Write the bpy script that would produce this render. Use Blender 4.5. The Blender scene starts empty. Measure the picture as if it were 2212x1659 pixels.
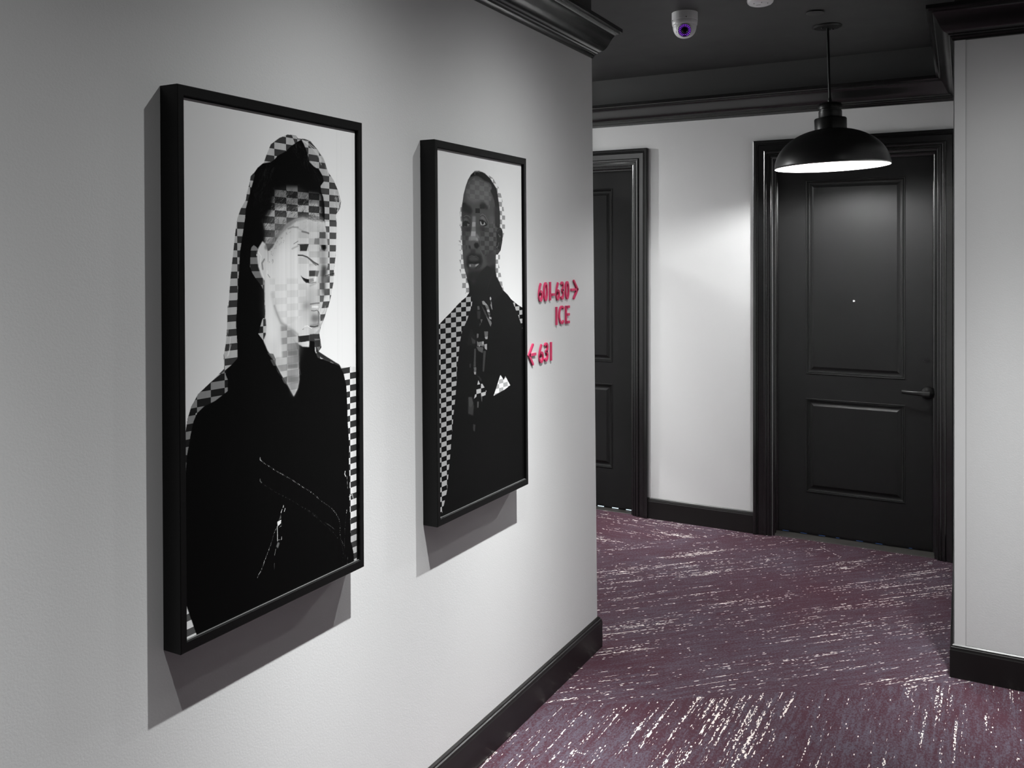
import bpy, bmesh, math, random, json
import numpy as np
from mathutils import Vector, Matrix

S = bpy.context.scene
COL = S.collection

# ------------------------------------------------------------------ camera, world, lights, exposure
cam_d = bpy.data.cameras.new('camera'); cam = bpy.data.objects.new('camera', cam_d); COL.objects.link(cam)
cam.location = (0, 0, 1.5)
cam.rotation_euler = (math.radians(90), 0, math.atan2(.479, .878))
cam_d.sensor_width = 36; cam_d.lens = 36 * 1924 / 2212
cam_d.shift_y = -(829.5 - 560) / 2212
cam_d.clip_start = .02
S.camera = cam
S.view_settings.view_transform = 'Standard'; S.view_settings.look = 'None'
S.view_settings.gamma = 1; S.view_settings.use_curve_mapping = False
S.view_settings.exposure = 0.0
W = bpy.data.worlds.new('world'); S.world = W; W.use_nodes = True
W.node_tree.nodes['Background'].inputs[0].default_value = (.5, .5, .5, 1)
W.node_tree.nodes['Background'].inputs[1].default_value = .02

SPOT_W = 56.4
PENDANT_E = 900
FAR_W = 150
def lamp(kind, name, loc, power, radius=.012, aim=None, size=150, blend=1.0, profile=None):
    l = bpy.data.lights.new(name, kind); l.energy = power; l.color = (.985, 1, .995)
    if kind != 'AREA': l.shadow_soft_size = radius
    if kind == 'SPOT': l.spot_size = math.radians(size); l.spot_blend = blend
    o = bpy.data.objects.new(name, l); COL.objects.link(o); o.location = loc
    if aim: o.rotation_euler = (Vector(aim) - Vector(loc)).to_track_quat('-Z', 'Y').to_euler()
    return o


def picture_beam(o, spill):
    """beam of a wall-washing track head: bright along its axis, thinning towards the rim (a photometric profile)"""
    l = o.data; l.use_nodes = True; nt = l.node_tree; N = nt.nodes; Lk = nt.links
    tc = N.new('ShaderNodeTexCoord'); dt = N.new('ShaderNodeVectorMath'); dt.operation = 'DOT_PRODUCT'
    nz = N.new('ShaderNodeVectorMath'); nz.operation = 'NORMALIZE'
    Lk.new(tc.outputs['Normal'], nz.inputs[0]); Lk.new(nz.outputs[0], dt.inputs[0]); dt.inputs[1].default_value = (0, 0, -1)
    ab = N.new('ShaderNodeMath'); ab.operation = 'ABSOLUTE'; Lk.new(dt.outputs['Value'], ab.inputs[0])
    def op(kind, a, v):
        n = N.new('ShaderNodeMath'); n.operation = kind; Lk.new(a, n.inputs[0])
        if isinstance(v, (int, float)): n.inputs[1].default_value = v
        else: Lk.new(v, n.inputs[1])
        return n.outputs[0]
    wide = op('MULTIPLY', op('POWER', ab.outputs[0], 4.), .62); core_ = op('ADD', op('MULTIPLY', op('POWER', ab.outputs[0], 24.), 1.7), op('MULTIPLY', op('POWER', ab.outputs[0], 40.), 4.6))
    tot = op('ADD', op('ADD', wide, core_), spill)
    Lk.new(tot, N['Emission'].inputs['Strength'])


# track heads: A and B over the pictures, C in the passage (their fittings are built further down)
A_POS = (-.74, 1.57, 2.42); B_POS = (-.74, 2.40, 2.42); C_POS = (-4.2, 3.85, 2.42); F_FILL_POS = (.08, 2.92, 2.42); D_FILL_POS = (-.74, .60, 2.42); E_FILL_POS = (-2.08, 4.25, 2.42)  # D, E and F are unseen extra heads added to brighten the walls
TIP = math.tan(math.radians(11))        # heads are tipped 11 degrees towards the wall they wash
WASH = ((A_POS, (-TIP, 0), 1.25, .011, .01), (B_POS, (-TIP, 0), 1.28, .011, .01), (D_FILL_POS, (-TIP, 0), .55, .011, .01), (F_FILL_POS, (0, TIP), .9, .05, .05), (E_FILL_POS, (.16, TIP), .65, .02, .01))
for pos, (dx, dy), k, rad, spill in WASH:
    picture_beam(lamp('SPOT', 'spotlight_beam', pos, SPOT_W * k, rad, (pos[0] + dx, pos[1] + dy, pos[2] - 1), 175), spill)
lamp('POINT', 'spotlight_beam', C_POS, FAR_W, .02)


# ------------------------------------------------------------------ materials
def mat(name, col, rough=.5, spec=.5, bump=0, bscale=300, metal=0, rvar=0, cvar=0, emit=None, estr=0, coat=0):
    m = bpy.data.materials.new(name); m.use_nodes = True; nt = m.node_tree; N = nt.nodes; L = nt.links
    b = N['Principled BSDF']
    b.inputs['Base Color'].default_value = (*col, 1); b.inputs['Roughness'].default_value = rough
    b.inputs['Specular IOR Level'].default_value = spec; b.inputs['Metallic'].default_value = metal
    b.inputs['Coat Weight'].default_value = coat
    tc = N.new('ShaderNodeTexCoord')
    if bump:
        n = N.new('ShaderNodeTexNoise'); n.inputs['Scale'].default_value = bscale; n.inputs['Detail'].default_value = 3
        bp = N.new('ShaderNodeBump'); bp.inputs['Strength'].default_value = bump; bp.inputs['Distance'].default_value = .002
        L.new(tc.outputs['Object'], n.inputs['Vector']); L.new(n.outputs['Fac'], bp.inputs['Height']); L.new(bp.outputs[0], b.inputs['Normal'])
    if rvar or cvar:
        n2 = N.new('ShaderNodeTexNoise'); n2.inputs['Scale'].default_value = 7; n2.inputs['Detail'].default_value = 6
        L.new(tc.outputs['Object'], n2.inputs['Vector'])
        if rvar:
            r = N.new('ShaderNodeMapRange'); r.inputs[3].default_value = rough - rvar; r.inputs[4].default_value = rough + rvar
            L.new(n2.outputs['Fac'], r.inputs[0]); L.new(r.outputs[0], b.inputs['Roughness'])
        if cvar:
            mx = N.new('ShaderNodeMix'); mx.data_type = 'RGBA'
            mx.inputs[6].default_value = (*[c * (1 - cvar) for c in col], 1); mx.inputs[7].default_value = (*[c * (1 + cvar) for c in col], 1)
            L.new(n2.outputs['Fac'], mx.inputs[0]); L.new(mx.outputs[2], b.inputs['Base Color'])
    if emit:
        b.inputs['Emission Color'].default_value = (*emit, 1); b.inputs['Emission Strength'].default_value = estr
    return m


M = dict(
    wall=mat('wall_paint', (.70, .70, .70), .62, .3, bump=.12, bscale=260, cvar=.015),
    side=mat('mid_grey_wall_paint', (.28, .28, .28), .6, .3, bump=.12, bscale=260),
    guard=mat('corner_guard_paint', (.74, .74, .74), .5, .35, bump=.08, bscale=400),
    ceil=mat('black_ceiling_paint', (.062, .062, .062), .55, .35, bump=.06, bscale=120, rvar=.06),
    trim=mat('black_gloss_paint', (.007, .007, .007), .23, .8, bump=.05, bscale=45, rvar=.05),
    base=mat('dark_baseboard_paint', (.010, .0092, .009), .34, .35, bump=.05, bscale=12, rvar=.08),
    door=mat('black_satin_door_paint', (.011, .011, .011), .44, .22, bump=.04, bscale=200, rvar=.03),
    frame=mat('black_frame_lacquer', (.004, .004, .004), .42, .2, bump=.03, bscale=400),
    metal=mat('black_metal', (.008, .008, .008), .36, .4, metal=.1, rvar=.06),
    shade=mat('black_enamel_shade', (.008, .008, .008), .36, .5, rvar=.10, cvar=.3),
    white=mat('white_plastic', (.82, .82, .83), .35, .5, bump=.02),
    enamel=mat('white_enamel', (.9, .9, .9), .4, .4),
    thresh=mat('bronze_threshold_metal', (.024, .0215, .019), .6, .4, metal=.2, rvar=.1, cvar=.3),
    chrome=mat('chrome', (.7, .7, .7), .2, .5, metal=1),
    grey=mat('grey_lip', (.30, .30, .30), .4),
    lip=mat('dull_grey_lip', (.09, .09, .09), .5),
    pink=mat('pink_acrylic', (.70, .045, .145), .35, .4, cvar=.04),
    dark=mat('dark_lens_glass', (.004, .003, .006), .12, .6),
    bulb=mat('lit_bulb', (.9, .9, .9), .4, emit=(.99, 1, .995), estr=PENDANT_E),
    led=mat('purple_infrared_led', (.3, .1, .8), .4, emit=(.42, .10, 1.0), estr=1.7),
    ledbase=mat('led_board', (.03, .004, .09), .3, emit=(.10, .01, .35), estr=.05),
    daygap=mat('daylight_under_door', (.8, .9, 1), .5, emit=(.72, .90, 1.0), estr=1.4),
    bluegap=mat('dim_blue_light_under_door', (.1, .2, .5), .5, emit=(.05, .16, .45), estr=.14),
)


def carpet():
    m = bpy.data.materials.new('purple_streaked_carpet'); m.use_nodes = True; nt = m.node_tree; N = nt.nodes; L = nt.links
    b = N['Principled BSDF']; b.inputs['Roughness'].default_value = .95; b.inputs['Specular IOR Level'].default_value = .1
    def math_(op, a, c=None, clamp=False):
        n = N.new('ShaderNodeMath'); n.operation = op; n.use_clamp = clamp
        for i, v in enumerate((a, c)):
            if v is None: continue
            if isinstance(v, (int, float)): n.inputs[i].default_value = v
            else: L.new(v, n.inputs[i])
        return n.outputs[0]
    tc = N.new('ShaderNodeTexCoord'); sp = N.new('ShaderNodeSeparateXYZ'); L.new(tc.outputs['Object'], sp.inputs[0])
    X, Y = sp.outputs[0], sp.outputs[1]
    wob = N.new('ShaderNodeTexNoise'); wob.inputs['Scale'].default_value = 9; wob.inputs['Detail'].default_value = 4
    L.new(tc.outputs['Object'], wob.inputs['Vector'])
    wv = math_('MULTIPLY', math_('SUBTRACT', wob.outputs['Fac'], .5), .10)
    near = math_('LESS_THAN', math_('ADD', math_('SUBTRACT', Y, math_('MULTIPLY', X, .70)), wv), 3.61)
    far = math_('GREATER_THAN', math_('ADD', math_('SUBTRACT', Y, X), wv), 6.12)
    r2 = .70710678
    s2 = math_('MULTIPLY', math_('ADD', X, Y), r2); t2 = math_('MULTIPLY', math_('SUBTRACT', Y, X), r2)
    def mix(f, a, c):      # a where f=0, c where f=1
        n = N.new('ShaderNodeMix'); L.new(f, n.inputs[0]); L.new(a, n.inputs[2]); L.new(c, n.inputs[3]); return n.outputs[0]
    s = mix(far, mix(near, s2, Y), X); t = mix(far, mix(near, t2, X), Y)
    z = math_('ADD', math_('MULTIPLY', near, 11.3), math_('MULTIPLY', far, 5.1))
    def vec(a, c, d=None):
        n = N.new('ShaderNodeCombineXYZ'); L.new(a, n.inputs[0]); L.new(c, n.inputs[1])
        if d is not None: L.new(d, n.inputs[2])
        return n.outputs[0]
    def noise(v, det=2, rough=.5):
        n = N.new('ShaderNodeTexNoise'); n.inputs['Scale'].default_value = 1; n.inputs['Detail'].default_value = det; n.inputs['Roughness'].default_value = rough
        L.new(v, n.inputs['Vector']); return n.outputs['Fac']
    def sc(a, k): return math_('MULTIPLY', a, k)
    # tufts: cells of a few millimetres, each either dyed or left white
    ts, tt = .0088, .0034
    cs = math_('FLOOR', math_('DIVIDE', s, ts)); ct = math_('FLOOR', math_('DIVIDE', t, tt))
    wn = N.new('ShaderNodeTexWhiteNoise'); wn.noise_dimensions = '3D'; L.new(vec(cs, ct, z), wn.inputs['Vector'])
    line_n = noise(vec(sc(s, 1.7), sc(t, 105), z), 2, .6)
    clump = noise(vec(sc(s, 1.5), sc(t, 8.0), z), 2, .5)
    brk = noise(vec(sc(s, 20), sc(t, 90), z), 1, .5)
    strong = math_('MULTIPLY', math_('SUBTRACT', noise(vec(sc(s, .9), sc(t, 26), z), 1, .5), .66), 9.0, True)
    d1 = math_('ADD', line_n, math_('MULTIPLY', math_('SUBTRACT', clump, .5), .62))
    d1 = math_('ADD', d1, math_('MULTIPLY', math_('SUBTRACT', brk, .5), .42))
    d1 = math_('ADD', d1, math_('MULTIPLY', strong, .16))
    dens = math_('MULTIPLY', math_('SUBTRACT', d1, .612), 4.0, True)
    dens = math_('ADD', dens, .003)
    # thin stray threads across the run of the streaks
    cross = noise(vec(sc(t, 2.2), sc(s, 30), z), 1, .5)
    cb = noise(vec(sc(t, 30), sc(s, 30), z), 1, .5)
    dens = math_('ADD', dens, math_('MULTIPLY', math_('SUBTRACT', math_('ADD', cross, sc(math_('SUBTRACT', cb, .5), .25)), .80), 9.0, True))
    white = math_('LESS_THAN', wn.outputs['Value'], dens)
    # dyed ground: plum and slate yarns
    g = noise(vec(sc(s, 7.0), sc(t, 60), z), 4, .75)
    g2 = noise(vec(sc(s, 1.3), sc(t, 1.6), z), 2, .5)
    g3 = noise(vec(sc(s, 120), sc(t, 190), z), 2, .6)
    f = math_('ADD', math_('ADD', g, math_('MULTIPLY', math_('SUBTRACT', g2, .5), .55)), math_('MULTIPLY', math_('SUBTRACT', g3, .5), 1.1))
    f = math_('ADD', f, math_('MULTIPLY', near, .035))
    rmp = N.new('ShaderNodeValToRGB'); L.new(f, rmp.inputs[0]); e = rmp.color_ramp.elements
    e[0].position = .40; e[0].color = (.054, .023, .032, 1); e[1].position = .72; e[1].color = (.080, .066, .086, 1)
    mm = N.new('ShaderNodeMix'); mm.data_type = 'RGBA'; L.new(white, mm.inputs[0]); L.new(rmp.outputs[0], mm.inputs[6]); mm.inputs[7].default_value = (.72, .66, .62, 1)
    L.new(mm.outputs[2], b.inputs['Base Color'])
    bp = N.new('ShaderNodeBump'); bp.inputs['Strength'].default_value = .5; bp.inputs['Distance'].default_value = .003
    L.new(g3, bp.inputs['Height']); L.new(bp.outputs[0], b.inputs['Normal'])
    return m


M['carpet'] = carpet()


def print_material():
    m = bpy.data.materials.new('photographic_print'); m.use_nodes = True; nt = m.node_tree; N = nt.nodes; L = nt.links
    b = N['Principled BSDF']; b.inputs['Roughness'].default_value = .3; b.inputs['Specular IOR Level'].default_value = .05
    a = N.new('ShaderNodeAttribute'); a.attribute_name = 'ink'
    L.new(a.outputs['Color'], b.inputs['Base Color'])
    return m


M['print'] = print_material()


# ------------------------------------------------------------------ mesh helpers
def link(name, bm, m=None, parent=None, label=None, smooth=False):
    me = bpy.data.meshes.new(name)
    bmesh.ops.recalc_face_normals(bm, faces=bm.faces)
    bm.to_mesh(me); bm.free()
    if smooth:
        for p in me.polygons: p.use_smooth = True
    if m is not None: me.materials.append(m)
    o = bpy.data.objects.new(name, me); COL.objects.link(o)
    if parent is not None: o.parent = parent
    if label: o['label'] = label
    return o


def tag(o, label, cat=None, group=None, kind=None):
    o['label'] = label
    if cat: o['category'] = cat
    if group: o['group'] = group
    if kind: o['kind'] = kind
    return o


def empty(name, loc=(0, 0, 0)):
    o = bpy.data.objects.new(name, None); COL.objects.link(o); o.location = loc; o.empty_display_size = .1
    return o


def smooth_by_angle(o, deg=35):
    me = o.data
    for p in me.polygons: p.use_smooth = True
    bm = bmesh.new(); bm.from_mesh(me)
    for e in bm.edges:
        e.smooth = len(e.link_faces) == 2 and e.calc_face_angle(3.1) < math.radians(deg)
    bm.to_mesh(me); bm.free()


def box(bm, x0, x1, y0, y1, z0, z1):
    v = [bm.verts.new(p) for p in ((x0, y0, z0), (x1, y0, z0), (x1, y1, z0), (x0, y1, z0), (x0, y0, z1), (x1, y0, z1), (x1, y1, z1), (x0, y1, z1))]
    for f in ((0, 3, 2, 1), (4, 5, 6, 7), (0, 1, 5, 4), (1, 2, 6, 5), (2, 3, 7, 6), (3, 0, 4, 7)): bm.faces.new([v[i] for i in f])


def bbox(*a, bev=0):
    bm = bmesh.new(); box(bm, *a)
    if bev: bmesh.ops.bevel(bm, geom=list(bm.edges), offset=bev, segments=2, affect='EDGES', profile=.7)
    return bm


def prism(bm, bottom, top):
    """solid between two outlines of the same number of 3-D points"""
    n = len(bottom); a = [bm.verts.new(p) for p in bottom]; b = [bm.verts.new(p) for p in top]
    bm.faces.new(a[::-1]); bm.faces.new(b)
    for i in range(n): bm.faces.new((a[i], a[(i + 1) % n], b[(i + 1) % n], b[i]))


def lathe(prof, seg=48, cap=True):
    """prof: (r, z) from bottom to top or along the outline"""
    bm = bmesh.new(); rings = []
    for r, z in prof:
        if r < 1e-6: rings.append([bm.verts.new((0, 0, z))])
        else: rings.append([bm.verts.new((r * math.cos(2 * PI * k / seg), r * math.sin(2 * PI * k / seg), z)) for k in range(seg)])
    for a, b in zip(rings, rings[1:]):
        for k in range(seg):
            j = (k + 1) % seg
            if len(a) == 1 and len(b) == 1: continue
            if len(a) == 1: bm.faces.new((a[0], b[j], b[k]))
            elif len(b) == 1: bm.faces.new((a[k], a[j], b[0]))
            else: bm.faces.new((a[k], a[j], b[j], b[k]))
    if cap:
        for q in (rings[0], rings[-1]):
            if len(q) > 1:
                try: bm.faces.new(q)
                except ValueError: pass
    return bm


PI = math.pi


def sweep(path, prof, close_z=True):
    """profile (p out from the wall, z) run along a plan polyline, mitred at the corners; the room lies to the right of the path"""
    P = [Vector(q) for q in path]; nrm = []
    for i in range(len(P) - 1):
        d = (P[i + 1] - P[i]).normalized(); nrm.append(Vector((d.y, -d.x)))
    rows = []
    for i, q in enumerate(P):
        if i == 0: m = nrm[0]
        elif i == len(P) - 1: m = nrm[-1]
        else:
            m = nrm[i - 1] + nrm[i]; m = m / max(m.dot(nrm[i]), 1e-6)
        rows.append([(q.x + m.x * p, q.y + m.y * p, z) for p, z in prof])
    bm = bmesh.new(); V = [[bm.verts.new(c) for c in r] for r in rows]; n = len(prof)
    for a, b in zip(V, V[1:]):
        for k in range(n): bm.faces.new((a[k], a[(k + 1) % n], b[(k + 1) % n], b[k]))
    bm.faces.new(V[0]); bm.faces.new(V[-1][::-1])
    return bm


# ------------------------------------------------------------------ the shell
XW = -1.36           # face of the long left wall
YB = 4.92            # face of the back wall
YR = 3.575           # face of the right-hand pillar wall
ZC = 2.565           # ceiling
ZT = 2.33            # where white paint stops behind the crown moulding
LX = -6.0; NY = -3.6; RX = .95


def struct(name, bm, m, label, smooth=False):
    o = link(name, bm, m, None, smooth=smooth); return tag(o, label, kind='structure')


struct('floor', bbox(LX - .2, RX + .2, NY - .2, YB + .3, -.08, 0), M['carpet'], 'plum and slate carpet with white broken streaks')
struct('ceiling', bbox(LX - .2, RX + .2, NY - .2, YB + .3, ZC, ZC + .1), M['ceil'], 'flat black painted ceiling')


def lean(z): return 3.1835 - .0246 * z      # the end of the left wall is slightly out of plumb


def left_block(z0, z1, x0=XW, x1=XW - .14):
    bm = bmesh.new()
    f = lambda z: [(x0, NY, z), (x0, lean(z), z), (LX, lean(z), z), (LX, lean(z) - .14, z), (x1, lean(z) - .14, z), (x1, NY, z)]
    prism(bm, f(z0), f(z1)); return bm


struct('wall_left', left_block(0, ZT), M['wall'], 'pale grey wall carrying the two portraits, ending in an open corner')
struct('trim_1', left_block(ZT, ZC), M['ceil'], 'black painted band above the crown moulding of the left wall')

D1 = (-2.688, -1.878); D2 = (-1.0756, -.268); DT = 2.047   # door openings and their head height


def back_wall(z0, z1, holes):
    bm = bmesh.new(); xs = [LX]
    for a, b in holes: xs += [a, b]
    xs.append(-.10)
    for i in range(0, len(xs), 2): box(bm, xs[i], xs[i + 1], YB, YB + .14, z0, z1)
    return bm


bw = back_wall(0, DT, (D1, D2)); box(bw, LX, -.10, YB, YB + .14, DT, ZT)
struct('wall_back', bw, M['wall'], 'pale wall at the end with two black doors')
struct('trim_2', back_wall(ZT, ZC, ()), M['ceil'], 'black painted band above the crown moulding of the back wall')
PR = [(-.1375, YR), (RX, YR), (RX, YB + .14), (-.099, YB + .14), (-.178, YB)]
for nm, z0, z1, mm, lb in (('wall_right', 0, ZT, M['wall'], 'pale wall at right whose corner stands before the far door'), ('trim_3', ZT, ZC, M['ceil'], 'black painted band above the crown moulding of the right wall')):
    bm = bmesh.new(); prism(bm, [(*p, z0) for p in PR], [(*p, z1) for p in PR]); struct(nm, bm, mm, lb)
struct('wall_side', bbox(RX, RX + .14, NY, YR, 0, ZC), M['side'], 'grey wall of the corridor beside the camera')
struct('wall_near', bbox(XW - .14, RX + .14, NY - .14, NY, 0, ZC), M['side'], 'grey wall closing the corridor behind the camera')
struct('wall_passage', bbox(LX - .14, LX, 3.0, YB + .14, 0, ZC), M['wall'], 'pale wall closing the side passage at left')

CROWN = [(0, 2.266), (.006, 2.268), (.0075, 2.274), (.0105, 2.279), (.0135, 2.280), (.0145, 2.284), (.0195, 2.287), (.0205, 2.291), (.028, 2.294), (.0365, 2.300), (.043, 2.309),
         (.049, 2.321), (.0545, 2.334), (.060, 2.346), (.066, 2.356), (.074, 2.3635), (.081, 2.366), (.083, 2.370), (.0905, 2.372), (.0905, 2.386), (0, 2.386)]
yl = lean(2.30)
o = struct('trim_4', sweep([(XW, NY), (XW, yl), (LX, yl)], CROWN), M['trim'], 'glossy black crown moulding along the left wall, turning the corner'); smooth_by_angle(o, 28)
CB = [(p, z + .018) for p, z in CROWN]
o = struct('trim_5', sweep([(LX, YB), (-.178, YB), (-.1375, YR), (RX, YR), (RX, NY)], CB), M['trim'], 'glossy black crown moulding along the back and right walls'); smooth_by_angle(o, 28)
BASE = [(0, 0), (.015, 0), (.015, .098), (.0135, .1005), (.0125, .1045), (.012, .108), (.0085, .110), (.0075, .114), (.003, .118), (0, .118)]
yl = lean(.05)
for nm, path, lb in (('baseboard_left', [(XW, NY), (XW, yl), (LX, yl)], 'dark baseboard of the left wall, wrapping its corner'),
                     ('baseboard_back', [(-1.786, YB), (-1.1725, YB)], 'dark baseboard between the two doors'),
                     ('baseboard_right', [(-.1772, YB - .03), (-.1375, YR), (RX, YR), (RX, NY)], 'dark baseboard of the right wall'),
                     ('baseboard_passage', [(LX, YB), (-2.785, YB)], 'dark baseboard left of the partly hidden door')):
    o = struct(nm, sweep(path, BASE), M['base'], lb); smooth_by_angle(o, 30)
bm = bmesh.new(); box(bm, -.1395, -.1013, YR - .0026, YR, .118, 2.285); box(bm, -.1400, -.1375, YR - .0026, YR + .036, .118, 2.285)
bmesh.ops.remove_doubles(bm, verts=bm.verts, dist=1e-6)
cg = tag(link('corner_guard', bm, M['guard']), 'thin pale corner guard strip up the outer edge of the right wall', 'corner guard')
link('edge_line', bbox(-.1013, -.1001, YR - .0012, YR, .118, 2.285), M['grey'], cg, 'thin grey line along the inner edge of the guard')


# ------------------------------------------------------------------ doors
CAS = [(0, 0), (0, .026), (.004, .0285), (.016, .0285), (.0175, .024), (.0205, .0255), (.023, .0255), (.0245, .020), (.0275, .0215), (.040, .0175), (.055, .0135), (.0565, .0185), (.060, .0205), (.066, .0195), (.070, .017),
       (.0715, .0125), (.075, .0115), (.0765, .014), (.080, .015), (.0835, .014), (.085, .0105), (.0885, .0095), (.0905, .0115), (.095, .0095), (.0972, .006), (.0972, 0)]


def u_sweep(x0, x1, zt, y, prof, zb=0):
    bm = bmesh.new(); cols = []
    for w, h in prof:
        cols.append([bm.verts.new(p) for p in ((x0 + w, y - h, zb), (x0 + w, y - h, zt - w), (x1 - w, y - h, zt - w), (x1 - w, y - h, zb))])
    n = len(cols)
    for k in range(n):
        a, b = cols[k], cols[(k + 1) % n]
        for i in range(3): bm.faces.new((a[i], a[i + 1], b[i + 1], b[i]))
    bm.faces.new([c[0] for c in cols]); bm.faces.new([c[3] for c in cols][::-1])
    return bm


def door(name, x0, x1, label, handle, gaps, gapmat, th, foot):
    root = tag(empty(name, ((x0 + x1) / 2, YB, 0)), label, kind='structure')
    cx = (x0 + x1) / 2
    def put(nm, bm, m, lb=None, ang=None, par=None):
        for v in bm.verts: v.co.x -= cx; v.co.y -= YB
        o = link(nm, bm, m, par or root, lb)
        if ang: smooth_by_angle(o, ang)
        return o
    put('casing', u_sweep(x0 - .0972, x1 + .0972, DT + .097, YB, CAS), M['trim'], 'glossy black stepped door casing', 25)
    # lining with a stop bead
    YS = YB + .052                                      # face of the slab
    J = [(0, -.006), (.0, -.135), (.020, -.135), (.020, -.052 + .0), (.014, -.050), (.014, -.030), (.011, -.028), (.011, -.006)]
    bm = u_sweep(x0 - .0002, x1 + .0002, DT + .0002, YB, J)
    put('door_frame', bm, M['trim'], 'black door lining', 25)
    sx0, sx1, sz0, sz1 = x0 + .0215, x1 - .0215, foot, DT - .0215
    st = .1455
    px0, px1 = x0 + .1665, x1 - .1475
    holes = [(.8825, 1.9245), (.247, .753)]
    holes = [(a, b) for a, b in holes]
    bm = bmesh.new()
    xs = [sx0, px0, px1, sx1]; zs = [sz0, holes[1][0], holes[1][1], holes[0][0], holes[0][1], sz1]
    grid = {}
    for i, x in enumerate(xs):
        for j, z in enumerate(zs): grid[i, j] = bm.verts.new((x, YS, z))
    for i in range(3):
        for j in range(5):
            if i == 1 and j in (1, 3): continue
            bm.faces.new((grid[i, j], grid[i + 1, j], grid[i + 1, j + 1], grid[i, j + 1]))
    box(bm, sx0, sx1, YS + .0125, YS + .044, sz0, sz1)
    ring = [grid[0, 0], grid[1, 0], grid[2, 0], grid[3, 0]] + [grid[3, j] for j in range(1, 6)] + [grid[i, 5] for i in (2, 1, 0)] + [grid[0, j] for j in (4, 3, 2, 1)]
    back = [bm.verts.new((v.co.x, YS + .0126, v.co.z)) for v in ring]
    for i in range(len(ring)): bm.faces.new((ring[i], ring[(i + 1) % len(ring)], back[(i + 1) % len(ring)], back[i]))
    put('door_slab', bm, M['door'], 'black satin two-panel door leaf')
    PP = [(0, 0), (.0015, .0028), (.004, .0038), (.0065, .0028), (.008, -.001), (.0105, .0008), (.0125, -.0015), (.015, -.009), (.019, -.0105), (.023, -.0105), (.030, -.0075), (.0395, -.0025), (.0405, -.0012)]
    for za, zb in holes:
        bm = bmesh.new(); loops = []
        for d, h in PP: loops.append([bm.verts.new(p) for p in ((px0 + d, YS - h, za + d), (px1 - d, YS - h, za + d), (px1 - d, YS - h, zb - d), (px0 + d, YS - h, zb - d))])
        for a, b in zip(loops, loops[1:]):
            for i in range(4): bm.faces.new((a[i], a[(i + 1) % 4], b[(i + 1) % 4], b[i]))
        bm.faces.new(loops[-1])
        put('panel', bm, M['door'], 'tall upper moulded panel' if za > .5 else 'lower moulded panel', 25)
    # threshold and the seal under the leaf
    bm = bmesh.new(); prism(bm, [(x0 - .012, YB + .012, 0), (x1 + .012, YB + .012, 0), (x1 + .012, YB + .13, 0), (x0 - .012, YB + .13, 0)],
                            [(x0 - .012, YB + .016, .003), (x1 + .012, YB + .016, .003), (x1 + .012, YB + .050, th), (x0 - .012, YB + .050, th)])
    put('threshold', bm, M['thresh'], 'dark brown metal threshold')
    put('door_sweep', bbox(sx0, sx1, YS + .006, YS + .03, th - .001, foot), M['metal'])
    for a, b, z in gaps:
        put('light_gap', bbox(a, b, YS + .0035, YS + .008, z, z + (.0032 if not handle else .0018)), gapmat)
    if handle:
        hx, hz = -.3125, .823
        bm = lathe([(0, .0), (.031, .0), (.0325, .002), (.032, .008), (.026, .018), (.017, .026), (.0125, .032), (.0125, .055), (0, .058)], 32)
        h = put('door_handle', _place(bm, (hx, YS, hz), 'y'), M['metal'], 'black lever handle on a round rose', 40)
        # lever: tapered bar that sweeps to the left
        bm = bmesh.new(); rows = []
        for k in range(13):
            t = k / 12; x = hx + .012 - .128 * t; y = YS - .050 - .012 * math.sin(t * PI * .9); hh = .0135 - .0045 * t; ww = .009 - .002 * t; zz = hz + .001 + .003 * t
            rows.append([bm.verts.new((x, y + ww * math.cos(a), zz + hh * math.sin(a))) for a in [2 * PI * q / 12 for q in range(12)]])
        for a, b in zip(rows, rows[1:]):
            for q in range(12): bm.faces.new((a[q], a[(q + 1) % 12], b[(q + 1) % 12], b[q]))
        bm.faces.new(rows[0]); bm.faces.new(rows[-1][::-1])
        put('lever', bm, M['metal'], None, 50, h)
        bm = lathe([(0, 0), (.007, 0), (.007, .0025), (.0045, .003), (.0045, .0012), (0, .0012)], 20)
        ph = put('peephole', _place(bm, (-.6645, YS + .0012, 1.2805), 'y'), M['chrome'], 'small bright peephole')
        bm = lathe([(0, 0), (.0042, 0), (.003, .0018), (0, .0022)], 16)
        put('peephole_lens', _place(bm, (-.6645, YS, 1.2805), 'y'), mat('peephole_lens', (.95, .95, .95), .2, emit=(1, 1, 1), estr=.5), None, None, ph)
        # contactless reader mark: a dot over three arcs
        rx, rz = -.3165, 1.000
        bm = lathe([(0, 0), (.0032, 0), (.0022, .0022), (0, .0026)], 14); bm = _place(bm, (rx, YS, rz), 'y')
        for R_ in (.0085, .0155, .0225):
            n = 12; pts = [(rx + R_ * math.cos(a), rz + R_ * math.sin(a)) for a in [math.radians(218 + 100 * q / n) for q in range(n + 1)]]
            ribbon(bm, pts, .0032, lambda u, v, h: (u, YS - h, v), .002)
        put('reader_symbol', bm, M['metal'], 'embossed dot and arcs of the key reader')
    return root


def _place(bm, loc, axis):
    """turn a lathe so that its axis (z) points towards -y, and move it"""
    R = Matrix.Rotation(PI / 2, 4, 'X')
    bmesh.ops.transform(bm, matrix=Matrix.Translation(loc) @ R, verts=bm.verts); return bm


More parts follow.
